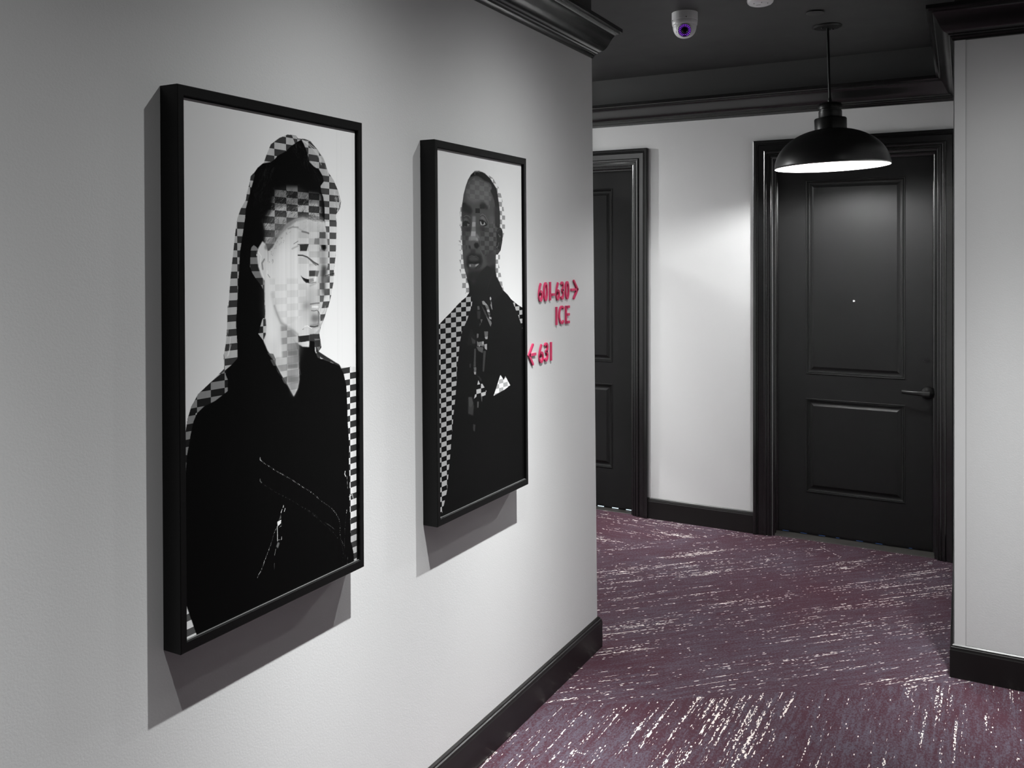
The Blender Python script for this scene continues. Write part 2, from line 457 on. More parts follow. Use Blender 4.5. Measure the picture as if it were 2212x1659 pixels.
def ribbon(bm, pts, w, f, t, closed=False, roundcap=False):
    """flat stroke of width w along 2-D points, extruded by t; f(u, v, h) gives the 3-D point"""
    P = [Vector(p) for p in pts]; n = len(P)
    if roundcap and not closed:
        pass
    L_, R_ = [], []
    for i in range(n):
        if closed: a, b = P[i - 1], P[(i + 1) % n]; d1 = (P[i] - a).normalized(); d2 = (b - P[i]).normalized()
        else: d1 = (P[i] - P[i - 1]).normalized() if i else (P[1] - P[0]).normalized(); d2 = (P[i + 1] - P[i]).normalized() if i < n - 1 else d1
        nn = Vector((-(d1 + d2).y, (d1 + d2).x)).normalized(); k = w / 2 / max(nn.dot(Vector((-d1.y, d1.x))), .5)
        L_.append(P[i] + nn * k); R_.append(P[i] - nn * k)
    if roundcap and not closed:
        def cap(c, d):
            s = Vector((-d.y, d.x)); return [c + (s * math.cos(a) + d * math.sin(a)) * w / 2 for a in [PI * q / 6 for q in range(1, 6)]]
        e = cap(P[-1], (P[-1] - P[-2]).normalized()); s_ = cap(P[0], (P[0] - P[1]).normalized())
        outline = L_ + e + R_[::-1] + s_
        lo = [bm.verts.new(f(*q, 0)) for q in outline]; hi = [bm.verts.new(f(*q, t)) for q in outline]
        bm.faces.new(lo[::-1]); bm.faces.new(hi)
        for i in range(len(lo)): bm.faces.new((lo[i], lo[(i + 1) % len(lo)], hi[(i + 1) % len(lo)], hi[i]))
        return
    q = [[bm.verts.new(f(*a, 0)), bm.verts.new(f(*b, 0)), bm.verts.new(f(*b, t)), bm.verts.new(f(*a, t))] for a, b in zip(L_, R_)]
    m = n if closed else n - 1
    for i in range(m):
        a, b = q[i], q[(i + 1) % n]
        for k in range(4): bm.faces.new((a[k], a[(k + 1) % 4], b[(k + 1) % 4], b[k]))
    if not closed: bm.faces.new(q[0][::-1]); bm.faces.new(q[-1])


door('door_1', *D1, 'black panelled door partly hidden by the left wall corner', False,
     [(-2.1235, -2.084, .0085), (-2.031, -1.991, .0092), (-1.942, -1.899, .0096), (-2.215, -2.177, .0085), (-2.307, -2.268, .0085)], M['daygap'], .0065, .0165)
door('door_2', *D2, 'full black two-panel door with lever handle behind the pendant lamp', True,
     [(-1.032 + .0945 * i, -.999 + .0945 * i, .0205) for i in (0, 1, 2, 4, 5)] + [(-.7545, -.738, .0205), (-.400, -.385, .0205)], M['bluegap'], .0182, .0295)

# small round metal floor disc in front of the right door
t = tag(empty('floor_stud', (-.293, 4.842, 0)), 'small round metal stud set in the carpet before the right-hand door', 'floor stud')
link('rim', lathe([(.0075, 0), (.0112, 0), (.0115, .003), (.0095, .0045), (.0078, .0035)], 28, cap=False), M['grey'], t, smooth=True)
link('cap', lathe([(0, .0), (.0056, 0), (.0052, .004), (0, .0048)], 20), M['grey'], t)

# ------------------------------------------------------------------ signs on the left wall
SIGN = [('6', 2.6733, 2.7038, 1.3563, 1.4218),
        ('0', 2.7115, 2.7426, 1.3565, 1.4216),
        ('1', 2.7576, 2.7667, 1.358, 1.4217),
        ('-', 2.7747, 2.7954, 1.373, 1.3816),
        ('6', 2.8079, 2.8384, 1.3557, 1.4213),
        ('3', 2.8462, 2.8722, 1.3562, 1.4212),
        ('0', 2.8847, 2.9166, 1.3559, 1.4216),
        ('>', 2.9331, 2.995, 1.3533, 1.4255),
        ('I', 2.8079, 2.8187, 1.2698, 1.3333),
        ('C', 2.8307, 2.8783, 1.2697, 1.3358),
        ('E', 2.8868, 2.9196, 1.2698, 1.3336),
        ('<', 2.5998, 2.6533, 1.1468, 1.2201),
        ('6', 2.6767, 2.7102, 1.1487, 1.2146),
        ('3', 2.7164, 2.7457, 1.15, 1.2153),
        ('1', 2.764, 2.7748, 1.1496, 1.2135)]
ARC = lambda cx, cy, rx, ry, a0, a1, n=22: [(cx + rx * math.cos(math.radians(a0 + (a1 - a0) * i / n)), cy + ry * math.sin(math.radians(a0 + (a1 - a0) * i / n))) for i in range(n + 1)]
LAB = ['pink raised numeral 6 that opens the top line of the wall sign', 'pink raised 0 in 601 on the top line of the wall sign', 'pink raised 1 just before the dash on the top line of the sign',
       'short pink raised dash joining 601 and 630 on the sign', 'pink raised 6 right after the dash on the top sign line', 'pink raised 3 in the top line of the wall sign', 'pink raised 0 just before the right-pointing arrow',
       'pink raised arrow pointing right at the end of the top line', 'pink raised letter I of the word ICE', 'pink raised letter C of the word ICE', 'pink raised letter E of the word ICE',
       'pink raised arrow pointing left beside the smaller portrait frame', 'pink raised 6 after the left-pointing arrow on the bottom line', 'pink raised 3 in the bottom line of the wall sign', 'pink raised 1 that ends the bottom line of the sign']
KIND = {'6': ('sign_numeral', 'numeral'), '0': ('sign_numeral', 'numeral'), '1': ('sign_numeral', 'numeral'), '3': ('sign_numeral', 'numeral'), '-': ('sign_dash', 'dash'), '>': ('sign_arrow', 'arrow'), '<': ('sign_arrow', 'arrow')}
for (ch, y0, y1, z0, z1), lab in zip(SIGN, LAB):
    w = .0088 if ch in '1I-E<>' else .0080; TH = .0050; bm = bmesh.new(); cy_, cz_ = (y0 + y1) / 2, (z0 + z1) / 2
    W_, H_ = y1 - y0, z1 - z0
    f = lambda u, v, h: (h, u - W_ / 2, v - H_ / 2)
    a, b, c_, d = w / 2, W_ - w / 2, w / 2, H_ - w / 2
    rx, ry = (b - a) / 2, (d - c_) / 2
    def rib(p, **k): ribbon(bm, p, w, f, TH, **k)
    if ch == '0': rib(ARC((a + b) / 2, (c_ + d) / 2, rx, ry, 0, 360, 40)[:-1], closed=True)
    elif ch == '6':
        r2y = ry * .54; rib(ARC((a + b) / 2, c_ + r2y, rx, r2y, 0, 360, 32)[:-1], closed=True)
        e = [(a + (b - a) * u, c_ + (d - c_) * v) for u, v in ((0, .27), (.0, .36), (.03, .46), (.10, .58), (.20, .70), (.34, .83), (.50, .94), (.60, 1.0))]; rib(e)
    elif ch == '3':
        r1 = ry * .47; r2_ = ry * .53; m_ = (a + b) / 2 - rx * .1
        rib(ARC(m_, d - r1, rx * 1.05, r1, 150, -90)); rib(ARC(m_, c_ + r2_, rx * 1.1, r2_, 90, -150))
        rib([(m_ - rx * .35, c_ + 2 * r2_), (m_ + rx * .2, c_ + 2 * r2_)])
    elif ch in '1I': ribbon(bm, [(W_ / 2, 0), (W_ / 2, H_)], min(w, W_), f, TH)
    elif ch == '-': ribbon(bm, [(0, H_ / 2), (W_, H_ / 2)], H_, f, TH)
    elif ch == 'C': rib(ARC(a + rx * 1.06, (c_ + d) / 2, rx * 1.06, ry, 48, 312, 36))
    elif ch == 'E':
        ribbon(bm, [(a, 0), (a, H_)], w, f, TH)
        for zz, xe in ((c_, W_), (H_ / 2, W_), (d, W_)): ribbon(bm, [(a, zz), (xe, zz)], w, f, TH)
    else:
        tip = b if ch == '>' else a; tail = 0 if ch == '>' else W_; k = tip + (a - b) * .62 * (1 if ch == '>' else -1) * 1.0
        rib([(k, d), (tip, H_ / 2), (k, c_)], roundcap=True); rib([(tail, H_ / 2), (tip, H_ / 2)])
    nm, cat = KIND.get(ch, ('sign_letter', 'letter'))
    o = link(nm, bm, M['pink']); o.location = (XW + .0004, cy_, cz_)
    tag(o, lab, cat, {'numeral': 'raised pink numerals of the wall sign', 'letter': 'raised pink letters of the word ICE', 'arrow': 'raised pink arrows of the wall sign', 'dash': 'raised pink dash'}[cat] if cat != 'dash' else None)

# ------------------------------------------------------------------ framed portraits
def poly_mask(P, Wd, Hd):
    x = P[:, 0]; y = P[:, 1]
    T = np.zeros((Hd, Wd + 1), np.int32)
    n = len(P)
    for i in range(n):
        x0, y0 = x[i], y[i]; x1, y1 = x[(i + 1) % n], y[(i + 1) % n]
        if y0 == y1: continue
        if y0 > y1: x0, y0, x1, y1 = x1, y1, x0, y0
        r = np.arange(max(0, math.ceil(y0 - .5)), min(Hd, math.ceil(y1 - .5)))
        if len(r) == 0: continue
        c_ = np.clip(np.ceil(x0 + (r + .5 - y0) * (x1 - x0) / (y1 - y0) - .5), 0, Wd).astype(int)
        T[r, c_] += 1
    return (np.cumsum(T, axis=1)[:, :Wd] % 2).astype(np.float32)


def blur(M, s):
    if s < .35: return M
    for ax, k in ((0, s), (1, s)):
        h = int(math.ceil(k * 2.5)); t = np.arange(-h, h + 1); w = np.exp(-t * t / (2 * k * k)); w /= w.sum()
        pad = [(0, 0), (0, 0)]; pad[ax] = (h, h)
        Q = np.pad(M, pad, mode='edge'); out = np.zeros_like(M); n = M.shape[ax]
        for i, wi in enumerate(w):
            out += np.float32(wi) * (Q[i:i + n] if ax == 0 else Q[:, i:i + n])
        M = out
    return M


def paint(ops, grid, Wm, Hm, nx, nz, base, ribs):
    """greyscale picture nx by nz in print coordinates of 0.1 mm"""
    img = np.full((nz, nx), base, np.float32)
    sx = nx / (Wm * 1e4); sy = nz / (Hm * 1e4)
    gx = ((np.arange(nx) + .5) / sx - grid[0]) / grid[1]
    k, r = grid[2], grid[3]; yy = (np.arange(nz) + .5) / sy
    gy = np.interp(yy, k, r); gy = np.where(yy < k[0], r[0] + (yy - k[0]) * (r[1] - r[0]) / (k[1] - k[0]), gy)
    def soft_cell(g, wdt):
        fr = g - np.floor(g); s = np.where(np.floor(g) % 2 == 0, 1., -1.)
        e = np.minimum(fr, 1 - fr) / wdt
        return s * np.clip(e, 0, 1)
    cell = .5 - .5 * np.sign(soft_cell(gx, .01))[None, :] * np.sign(soft_cell(gy, .01))[:, None]
    rs = np.random.RandomState(5)
    for o in ops:
        if o[0] in 'fc':
            P = np.array(o[-1], float).reshape(-1, 2)
            soft = o[2] if o[0] == 'f' else o[3]; a = o[3] if o[0] == 'f' else o[4]
            pad = soft * 3 + 20
            x0, x1 = max(0, int((P[:, 0].min() - pad) * sx)), min(nx, int((P[:, 0].max() + pad) * sx) + 1)
            y0, y1 = max(0, int((P[:, 1].min() - pad) * sy)), min(nz, int((P[:, 1].max() + pad) * sy) + 1)
            if x1 <= x0 or y1 <= y0: continue
            S = 2
            Q = np.stack([(P[:, 0] * sx - x0) * S, (P[:, 1] * sy - y0) * S], 1)
            m = poly_mask(Q, (x1 - x0) * S, (y1 - y0) * S)
            m = m.reshape(y1 - y0, S, x1 - x0, S).mean((1, 3))
            m = blur(m, soft * sx) * a
            if o[0] == 'f': v = o[1]
            else:
                cc = cell[y0:y1, x0:x1]
                if o[5]: cc = 1 - cc
                v = o[2] + (o[1] - o[2]) * cc
            img[y0:y1, x0:x1] = img[y0:y1, x0:x1] * (1 - m) + v * m
        elif o[0] == 's':
            v, a, n, ln, ang, w = o[1:7]; P = np.array(o[-1], float).reshape(-1, 2)
            lo, hi = P.min(0), P.max(0)
            m = poly_mask((P - lo) / 8., int((hi[0] - lo[0]) / 8) + 1, int((hi[1] - lo[1]) / 8) + 1)
            for i in range(n):
                q = rs.uniform(lo, hi); t = math.radians(ang + rs.normal(0, 14)); l = ln * rs.uniform(.4, 1)
                ix, iy = ((q - lo) / 8).astype(int)
                if m[min(iy, m.shape[0] - 1), min(ix, m.shape[1] - 1)] < .5: continue
                d = np.array([math.cos(t), math.sin(t)]) * l / 2; bend = np.array([-d[1], d[0]]) * .25
                draw_seg(img, np.array([q - d, q + bend, q + d]), v * rs.uniform(.7, 1.3), w, 4, a, sx, sy)
        elif o[0] == 'l':
            P = np.array(o[-1], float).reshape(-1, 2); v, w, soft, a = o[1:5]
            draw_seg(img, P, v, w * 1.1, soft, a, sx, sy)
        else:
            P = np.array(o[-1], float).reshape(-1, 2); v, n, r = o[1:4]
            L = np.r_[0, np.cumsum(np.hypot(*np.diff(P, axis=0).T))]
            for t in np.linspace(0, L[-1], n):
                q = np.array([np.interp(t, L, P[:, 0]), np.interp(t, L, P[:, 1])])
                b = v * rs.uniform(.45, 1.15)
                draw_seg(img, np.array([q + (0, -r * 1.5), q + (r * .4, r * 1.5)]), min(b, .95), r * 1.5, 3, .9, sx, sy)
    if ribs:
        s = rs.uniform(-1, 1, nx) * .6 + np.interp(np.arange(nx), np.arange(0, nx + 6, 6), rs.uniform(-1, 1, len(np.arange(0, nx + 6, 6))))
        img = img * (1 + s[None, :] * np.linspace(.012, .05, nx)[None, :])
    return img


def draw_seg(img, P, v, w, soft, a, sx, sy):
    nz, nx = img.shape; pad = w + soft * 2.5 + 10
    x0, x1 = max(0, int((P[:, 0].min() - pad) * sx)), min(nx, int((P[:, 0].max() + pad) * sx) + 1)
    y0, y1 = max(0, int((P[:, 1].min() - pad) * sy)), min(nz, int((P[:, 1].max() + pad) * sy) + 1)
    if x1 <= x0 or y1 <= y0: return
    X = (np.arange(x0, x1) + .5)[None, :] / sx; Y = (np.arange(y0, y1) + .5)[:, None] / sy
    d = np.full((y1 - y0, x1 - x0), 1e9)
    for i in range(len(P) - 1):
        ax, ay = P[i]; bx, by = P[i + 1]; l2 = max((bx - ax) ** 2 + (by - ay) ** 2, 1e-6)
        t = np.clip(((X - ax) * (bx - ax) + (Y - ay) * (by - ay)) / l2, 0, 1)
        d = np.minimum(d, np.hypot(X - ax - t * (bx - ax), Y - ay - t * (by - ay)))
    e = max(soft, 6.)
    m = np.clip((w / 2 + e / 2 - d) / e, 0, 1); m = m * m * (3 - 2 * m) * a
    img[y0:y1, x0:x1] = img[y0:y1, x0:x1] * (1 - m) + v * m


PRINTS = json.loads('''{"w":[["f",0.8,209,0.8,[3968,-1250,6768,-1773,6696,7511,3904,7014]],
["c",0.19,0.62,4,1,0,[1113,3928,1172,3357,1229,2974,1306,2451,1363,2174,1457,1976,1589,1802,1620,1661,1686,1488,1725,1317,1822,1225,2097,1001,2177,822,2299,607,2545,448,2796,344,3052,337,3117,395,3314,377,3492,396,3741,567,3949,762,4088,1030,4278,1204,4422,1415,4528,1663,4492,1824,4345,1974,4367,2179,4339,2687,4338,2877,4262,3257,4237,3446,4162,3822,4065,4069,4041,4066,3945,4279,3827,4459,3756,4640,3801,4798,3823,4955,3730,5024,4056,5195,4440,5391,4538,5481,4738,5480,4823,5528,4823,5609,5043,5644,5094,5721,5217,10124,5370,10472,5356,12234,-206,10945,28,9372,26,6894,30,6327,51,6175,107,5926,190,5730,357,5518,663,5332,997,5115,981,4869,1036,4657,1074,4388,1096,3871]],
["c",0.21,0.6,4,1,1,[2923,341,3052,337,3117,395,3314,377,3492,396,3741,567,3949,762,4088,1030,4278,1204,4422,1415,4528,1663,4492,1824,4345,1974,4367,2179,4339,2687,4338,2877,4262,3257,4237,3446,4162,3822,4065,4069,4041,4066,3945,4279,3827,4459,3756,4640,3193,4598,3222,894]],
["c",0.28,0.84,3,1,0,[14,9354,305,10095,303,10300,-19,10176]],
["c",0.16,0.74,3,1,0,[4514,5447,5305,5531,5274,9479,4708,9326,5021,10581,4716,10591,4726,9305]],
["f",0.14,6,1,[3618,4630,3788,4735,3823,4955,3730,5024,4056,5195,4440,5391,4562,5564,4246,5339,3821,5172,3661,5033]],
["c",0.1,0.45,3,1,1,[1068,5122,663,5332,357,5518,190,5730,107,5926,51,6175,26,6894,280,6947,288,5875,1263,5639,1341,5041]],
["f",0.03,4,1,[1360,4933,1195,5054,1068,5122,1031,5227,1091,5343,1083,5560,764,5706,489,5774,321,5880,237,6024,170,6248,119,6473,86,6596,51,6900,23,7281,18,7950,38,9375,305,10095,303,10354,5542,11193,4944,10158,4918,9839,4876,9681,4820,9538,4810,9026,4785,8656,4789,8112,4765,7563,4780,7385,4812,7731,4775,7238,4728,6745,4721,6421,4685,5900,4587,5599,4440,5423,4103,5293,3706,5161,3615,4998,3596,4628,2765,4360,1570,4283]],
["f",0.03,5,1,[1812,1251,1920,1125,2065,1026,2303,971,2397,915,2491,826,2740,705,2897,580,3096,461,3217,403,3297,493,3377,624,3428,730,3478,865,3623,950,3792,1006,3898,1125,3940,1250,3832,1358,3852,1485,3916,1595,3957,1779,3966,1993,3954,2137,3934,2147,3732,2321,2781,2189,2396,2830,2093,3414,2103,3758,2089,3946,2112,4085,2074,4357,2311,4720,2211,5230,1341,5014,1344,4683,1310,4267,1350,3800,1372,3442,1391,3278,1412,3002,1432,2808,1509,2446,1568,2166,1588,1970,1723,1598,1841,1280]],
["l",0.72,20,14,0.7,[3257,408,3420,480,3585,559,3710,645,3794,750,3857,886]],
["l",0.72,20,14,0.7,[3277,426,3481,473,3648,538,3752,655,3857,800]],
["l",0.72,20,14,0.7,[3816,634,3922,723,4008,843,4082,1067]],
["l",0.72,20,14,0.7,[4444,1504,4488,1677,4419,1871]],
["l",0.55,29,42,0.5,[4354,1583,4397,1755,4441,1870]],
["s",0.8,0.5,60,170,55,6,[3257,408,3544,466,3752,612,3965,790,4082,1067,3921,909,3731,699,3543,550]],
["s",0.75,0.45,70,110,75,6,[4310,1469,4456,1503,4533,1748,4441,1943,4307,1833]],
["s",0.22,0.5,120,200,65,6,[2897,580,3136,457,3377,652,3834,1030,3939,1279,3789,1375,3415,1039,3014,800]],
["s",0.16,0.5,90,260,105,6,[1920,1170,2303,1004,2433,1125,2170,1544,1807,1958,1810,1569]],
["c",0.13,0.42,4,1,1,[1715,2805,1736,2744,1799,2698,1882,2742,1965,2833,2067,3372,2098,3527,2107,3682,2002,3525,1856,3384,1753,3260,1692,3138]],
["c",0.1,0.6,4,1,0,[2040,4184,2135,4224,2132,4636,2048,4647,1908,4499]],
["c",0.12,0.42,42,0.9,1,[2392,1542,2735,1451,3128,1423,3412,1528,3830,1543,3869,2026,3825,2284,2236,2466,2056,2208,2296,1933]],
["c",0.2,0.6,30,1,1,[2097,2246,2403,1922,3108,1789,3736,1754,3884,2115,3246,2335,3008,2664,2822,2827,2394,3081,2198,3080,2115,2678]],
["s",0.08,0.55,420,130,-50,8,[1970,1623,2734,1505,3411,1542,3828,1857,3934,2023,3407,2073,2807,2071,2728,2372,2385,2409,1964,2419]],
["s",0.66,0.35,260,110,-50,7,[2297,1734,2734,1532,3411,1598,3512,1872,2808,2044,2728,2372,2292,2410]],
["s",0.06,0.5,150,110,-60,8,[2076,2216,2402,2047,2600,2323,2397,2673,2222,2738,2094,2616]],
["f",0.72,9,1,[2041,2617,2126,2662,2200,2832,2331,2737,2509,2483,2735,2239,3012,2116,3248,2074,3488,2081,3934,2130,4009,2313,4083,2649,4106,2987,4053,3240,4102,3495,4074,3833,3970,4082,3867,4228,3841,4426,3921,4255,3822,4398,3779,4526,3600,4624,3450,4631,3435,4904,3222,4877,3065,4800,2987,4749,3077,4963,3100,5326,3116,5580,3070,5754,2940,5917,2750,5643,2552,5390,2309,5032,2166,4863,2048,4647,2120,4532,2134,4361,2112,4085,2091,3757,2093,3431,2099,3435,2004,3325,1921,3140,1881,2895,1924,2757]],
["f",0.8,133,0.7,[2396,2830,3102,2598,3093,3796,2719,4354,2234,4075,2195,3452]],
["f",0.82,95,0.6,[2173,3847,2413,4205,2558,4565,2360,4724,2168,4536]],
["f",0.5,114,0.45,[3074,3578,3800,3598,3822,4398,3491,4634,3279,4255]],
["f",0.46,86,0.4,[2560,4354,2912,4520,3222,4868,3062,5142,2756,4899,2558,4617]],
["f",0.5,133,0.4,[3104,2339,3983,2313,3979,2852,3629,2854,3101,2728]],
["l",0.36,87,68,0.6,[2147,2739,2398,2548,2712,2303,3012,2133,3391,2060,3884,2098]],
["l",0.5,87,102,0.35,[2319,3714,2438,4102,2609,4357,2963,4559]],
["f",0.45,114,0.55,[2401,2110,3106,2080,2919,2232,2734,2398,2397,2705,2241,3049,2200,2832,2247,2396]],
["s",0.15,0.5,120,70,-60,6,[2200,2801,2398,2611,2734,2382,3106,2096,3011,2278,2733,2541,2418,2861,2372,3081,2220,3049]],
["s",0.18,0.6,150,120,15,6,[3107,1983,3884,2048,3985,2145,3634,2141,3106,2064]],
["s",0.35,0.35,26,150,-30,5,[3106,2113,3884,2082,3832,2284,3246,2335]],
["c",0.26,0.72,5,1,1,[3985,2145,4372,2130,4341,2816,4273,3158,4257,3499,4151,3836,3969,4166,3816,4424,3792,4224,3934,3828,3950,3323,4053,3156,4081,2818,4008,2346]],
["c",0.4,0.62,57,0.8,0,[3781,2369,4008,2363,4057,2649,4002,3240,3934,3744,3720,3903,3773,3488,3825,3154,3680,2588]],
["f",0.5,104,0.65,[3608,2357,3983,2381,4002,3156,3946,3794,3871,3792,3825,3154,3654,2821,3606,2589]],
["f",0.12,42,0.75,[3863,3121,4028,3139,4014,3324,3937,3407,3972,3812,3896,3759,3836,3456]],
["f",0.62,76,0.6,[3106,2080,3883,2149,3983,2347,3389,2380,3104,2372]],
["c",0.62,0.72,19,0.6,0,[3104,2388,3781,2369,3776,3087,3097,3214]],
["c",0.68,0.76,19,0.5,0,[2225,3382,3339,3403,3333,4149,2760,4402,2365,4028]],
["l",0.45,12,17,0.7,[2041,2617,2147,2677,2200,2863,2198,3033]],
["l",0.4,32,27,0.8,[2091,2987,2027,3064,2047,3187]],
["l",0.93,20,20,0.5,[1923,2834,2007,2925,1963,3140,2067,3357]],
["l",0.9,32,24,0.5,[2175,3235,2175,3312]],
["l",0.35,12,14,0.8,[2186,3297,2250,3360]],
["l",0.9,7,5,0.9,[1885,2834,1876,2910]],
["l",0.45,26,27,0.8,[2792,2341,2918,2300,3104,2299]],
["l",0.33,32,24,0.8,[3222,2385,3341,2398,3437,2420]],
["l",0.5,23,44,0.5,[3081,2316,3245,2368]],
["f",0.17,5,1,[3137,2676,3435,2658,3362,2807,3159,2808]],
["l",0.12,10,7,1,[3090,2666,3435,2661]],
["f",0.7,8,1,[3101,2687,3148,2679,3159,2792,3113,2744]],
["l",0.25,9,7,1,[2962,2657,3102,2595]],
["l",0.5,29,34,0.6,[2914,2762,3101,2695]],
["f",0.2,8,1,[3829,2672,4006,2670,4018,2734,3954,2802,3853,2769]],
["f",0.04,4,1,[3867,2672,3980,2670,3980,2751,3916,2769,3874,2719]],
["l",0.9,9,7,0.7,[3804,2686,3828,2753]],
["l",0.25,29,14,0.95,[3100,2898,3241,2902,3385,2938,3481,2987,3603,3053,3738,3104]],
["l",0.3,20,17,0.8,[3433,2970,3578,3070,3676,3120]],
["f",0.22,5,1,[3443,3234,3651,3236,3637,3360,3442,3357]],
["f",0.38,8,1,[3646,3236,3775,3237,3724,3370,3637,3360]],
["f",0.08,5,1,[3172,3331,3238,3378,3333,3409,3441,3423,3441,3505,3344,3498,3261,3444,3214,3386]],
["f",0.5,8,1,[3441,3414,3576,3401,3600,3467,3441,3505]],
["l",0.25,10,7,1,[3214,3386,3332,3478,3477,3506,3661,3493]],
["l",0.9,38,24,0.6,[3649,3385,3624,3451]],
["l",0.5,44,44,0.5,[3477,3563,3673,3502]],
["l",0.1,13,7,1,[3975,3357,4129,3326,4285,3303]],
["l",0.1,9,5,1,[4233,3302,4297,3349]],
["f",0.35,19,0.8,[3975,3357,4129,3335,4115,3428,4013,3426]],
["f",0.22,4,0.8,[3786,2383,3995,2377,3994,2515,3785,2519]],
["f",0.3,6,0.6,[3631,2523,3785,2519,3784,2653,3606,2656]],
["f",0.28,4,0.8,[3785,3513,3936,3517,3947,3660,3784,3655]],
["f",0.25,5,0.8,[3790,3789,3934,3794,3907,3936,3789,3931]],
["l",0.32,23,20,0.8,[3474,3967,3620,3957,3769,3955]],
["f",0.45,57,0.8,[3233,3932,3474,3926,3449,4056,3232,4079]],
["l",0.3,16,14,0.85,[3509,4109,3595,4122,3693,4110,3755,4155,3792,4224]],
["l",0.88,44,31,0.55,[3546,4028,3719,4036]],
["l",0.6,20,17,0.6,[3970,4031,3944,4131,3868,4194]],
["l",0.2,20,17,0.7,[3730,4153,3754,4322,3728,4418]],
["f",0.33,42,0.8,[3548,4197,3768,4228,3767,4358,3601,4384,3493,4304]],
["l",0.9,10,7,0.7,[3783,4080,3795,4248]],
["f",0.42,27,0.9,[3438,4429,3601,4403,3767,4395,3794,4452,3683,4491,3492,4478]],
["l",0.12,17,12,1,[3465,4449,3601,4473,3725,4457]],
["l",0.88,14,12,0.7,[3291,4438,3385,4435,3451,4470,3519,4499]],
["l",0.35,12,14,0.8,[3224,4502,3264,4494]],
["f",0.45,57,0.6,[3464,4577,3738,4560,3572,4622,3356,4633]],
["l",0.48,29,68,0.6,[2378,3959,2462,4138,2560,4319,2735,4401]],
["l",0.5,35,68,0.7,[2734,4454,2912,4502,3015,4563,3079,4604]],
["f",0.5,49,0.6,[2898,4652,3066,4656,3078,4783,3013,4751]],
["l",0.35,17,24,0.7,[2936,4700,3026,4779,3077,4891]],
["f",0.13,4,1,[3079,4636,3437,4639,3436,4767,3222,4777,3078,4765]],
["f",0.18,4,1,[3437,4639,3765,4636,3832,4939,3734,5032,3652,4942,3598,4789,3436,4767]],
["c",0.16,0.36,3,1,0,[3599,4734,3778,4748,3824,4938,3734,5023,3680,4925]],
["c",0.45,0.62,23,0.8,0,[2559,4389,2735,4401,3105,4677,3111,5579,3070,5754,2940,5917,2750,5643,2405,5164,2406,5042,2604,5061]],
["f",0.3,57,0.45,[2961,4774,3103,4876,3113,5327,2983,5313]],
["f",0.32,19,0.7,[2756,4916,3077,4931,3076,5057,2755,5040]],
["f",0.32,19,0.7,[2754,5200,3075,5219,3074,5326,2753,5306]],
["f",0.32,19,0.7,[2752,5466,3099,5491,3097,5635,2751,5607]],
["f",0.4,57,0.6,[2927,5915,2851,5762,3006,5746]],
["f",0.28,4,0.8,[2165,4915,2309,5058,2406,5068,2334,4948]],
["f",0.28,4,0.8,[2248,5061,2406,5068,2405,5207,2332,5191]],
["f",0.28,4,0.8,[2405,5216,2551,5442,2453,5326]],
["f",0.28,4,0.8,[2576,5480,2739,5464,2725,5631,2650,5595]],
["l",0.24,12,14,0.8,[3126,5346,3164,5477]],
["l",0.8,13,12,0.7,[1166,4511,1132,4754,1077,4880]],
["l",0.8,13,12,0.7,[1176,4659,1109,4866]],
["l",0.8,13,12,0.7,[1025,4614,991,4904]],
["l",0.8,13,12,0.7,[1080,4504,1102,4358]],
["l",0.2,10,10,0.8,[1100,4653,1056,4780]],
["l",0.2,10,10,0.8,[1055,4926,1043,5056]],
["l",0.2,10,10,0.8,[1081,4373,1084,4472]],
["d",0.75,44,5,[1932,7058,2052,7162,2230,7279,2411,7406,2618,7523,2829,7660,3021,7785,3215,7921,3364,8014]],
["d",0.6,40,6,[3414,8051,3565,8155,3769,8333,3978,8479,4164,8621,4298,8761,4406,8922,4446,9075,4431,9250,4457,9383,4567,9557]],
["l",0.6,13,8,0.9,[1943,7029,1943,7076,1986,7109]],
["l",0.4,17,14,0.8,[1940,7467,1939,7506,1983,7548]],
["d",0.33,46,4,[1961,7543,2093,7636,2249,7744,2430,7867,2731,8044,2945,8178,3163,8332,3361,8449,3511,8555,3740,8734]],
["d",0.28,46,4,[3360,8466,3714,8744,3974,8969,4186,9149,4375,9360,4511,9559,4552,9733,4522,9922]],
["d",0.28,30,4,[3922,8868,4107,8995,4268,9126]],
["l",0.85,14,7,1,[2608,8167,2601,8203]],
["l",0.8,12,5,1,[2659,8242,2635,8302]],
["l",0.85,10,5,1,[2571,8237,2531,8301]],
["d",0.7,46,6,[2542,8295,2425,8560,2332,8666,2263,8825,2172,8978,2059,9154,1969,9319,1848,9441]],
["f",0.82,3,1,[2425,8462,2541,8451,2529,8522,2436,8563]],
["f",0.35,8,1,[2530,8342,2483,8428,2541,8426]],
["f",0.35,8,1,[2434,8889,2491,8922,2444,9023,2387,8974]],
["l",0.8,6,3,1,[2429,8561,2427,8871]],
["l",0.7,6,3,1,[2552,8495,2552,8577,2482,8592]],
["l",0.7,6,3,1,[2550,8807,2549,8864,2457,8855]],
["l",0.4,12,7,1,[2375,9020,2340,9140]],
["l",0.25,7,5,1,[2332,9300,2327,9429]],
["l",0.8,17,7,1,[4630,7870,4613,7930,4649,7991]],
["l",0.5,7,5,1,[4691,8000,4717,8278]],
["l",0.7,9,5,1,[4685,8768,4670,8845]],
["d",0.35,26,4,[4656,8896,4612,9155,4595,9511,4607,9839]],
["d",0.3,14,4,[4705,9877,4689,10080]],
["l",0.75,20,10,0.8,[4772,8490,4886,8462,4914,8559]]],"m":[["c",0.5,0.9,2,1,1,[2779,492,3042,563,3228,709,3389,831,3497,972,3604,1195,3697,1502,3759,1649,3752,2044,3700,2167,3614,2319,3368,2203,3378,1530,3226,869,2856,578]],
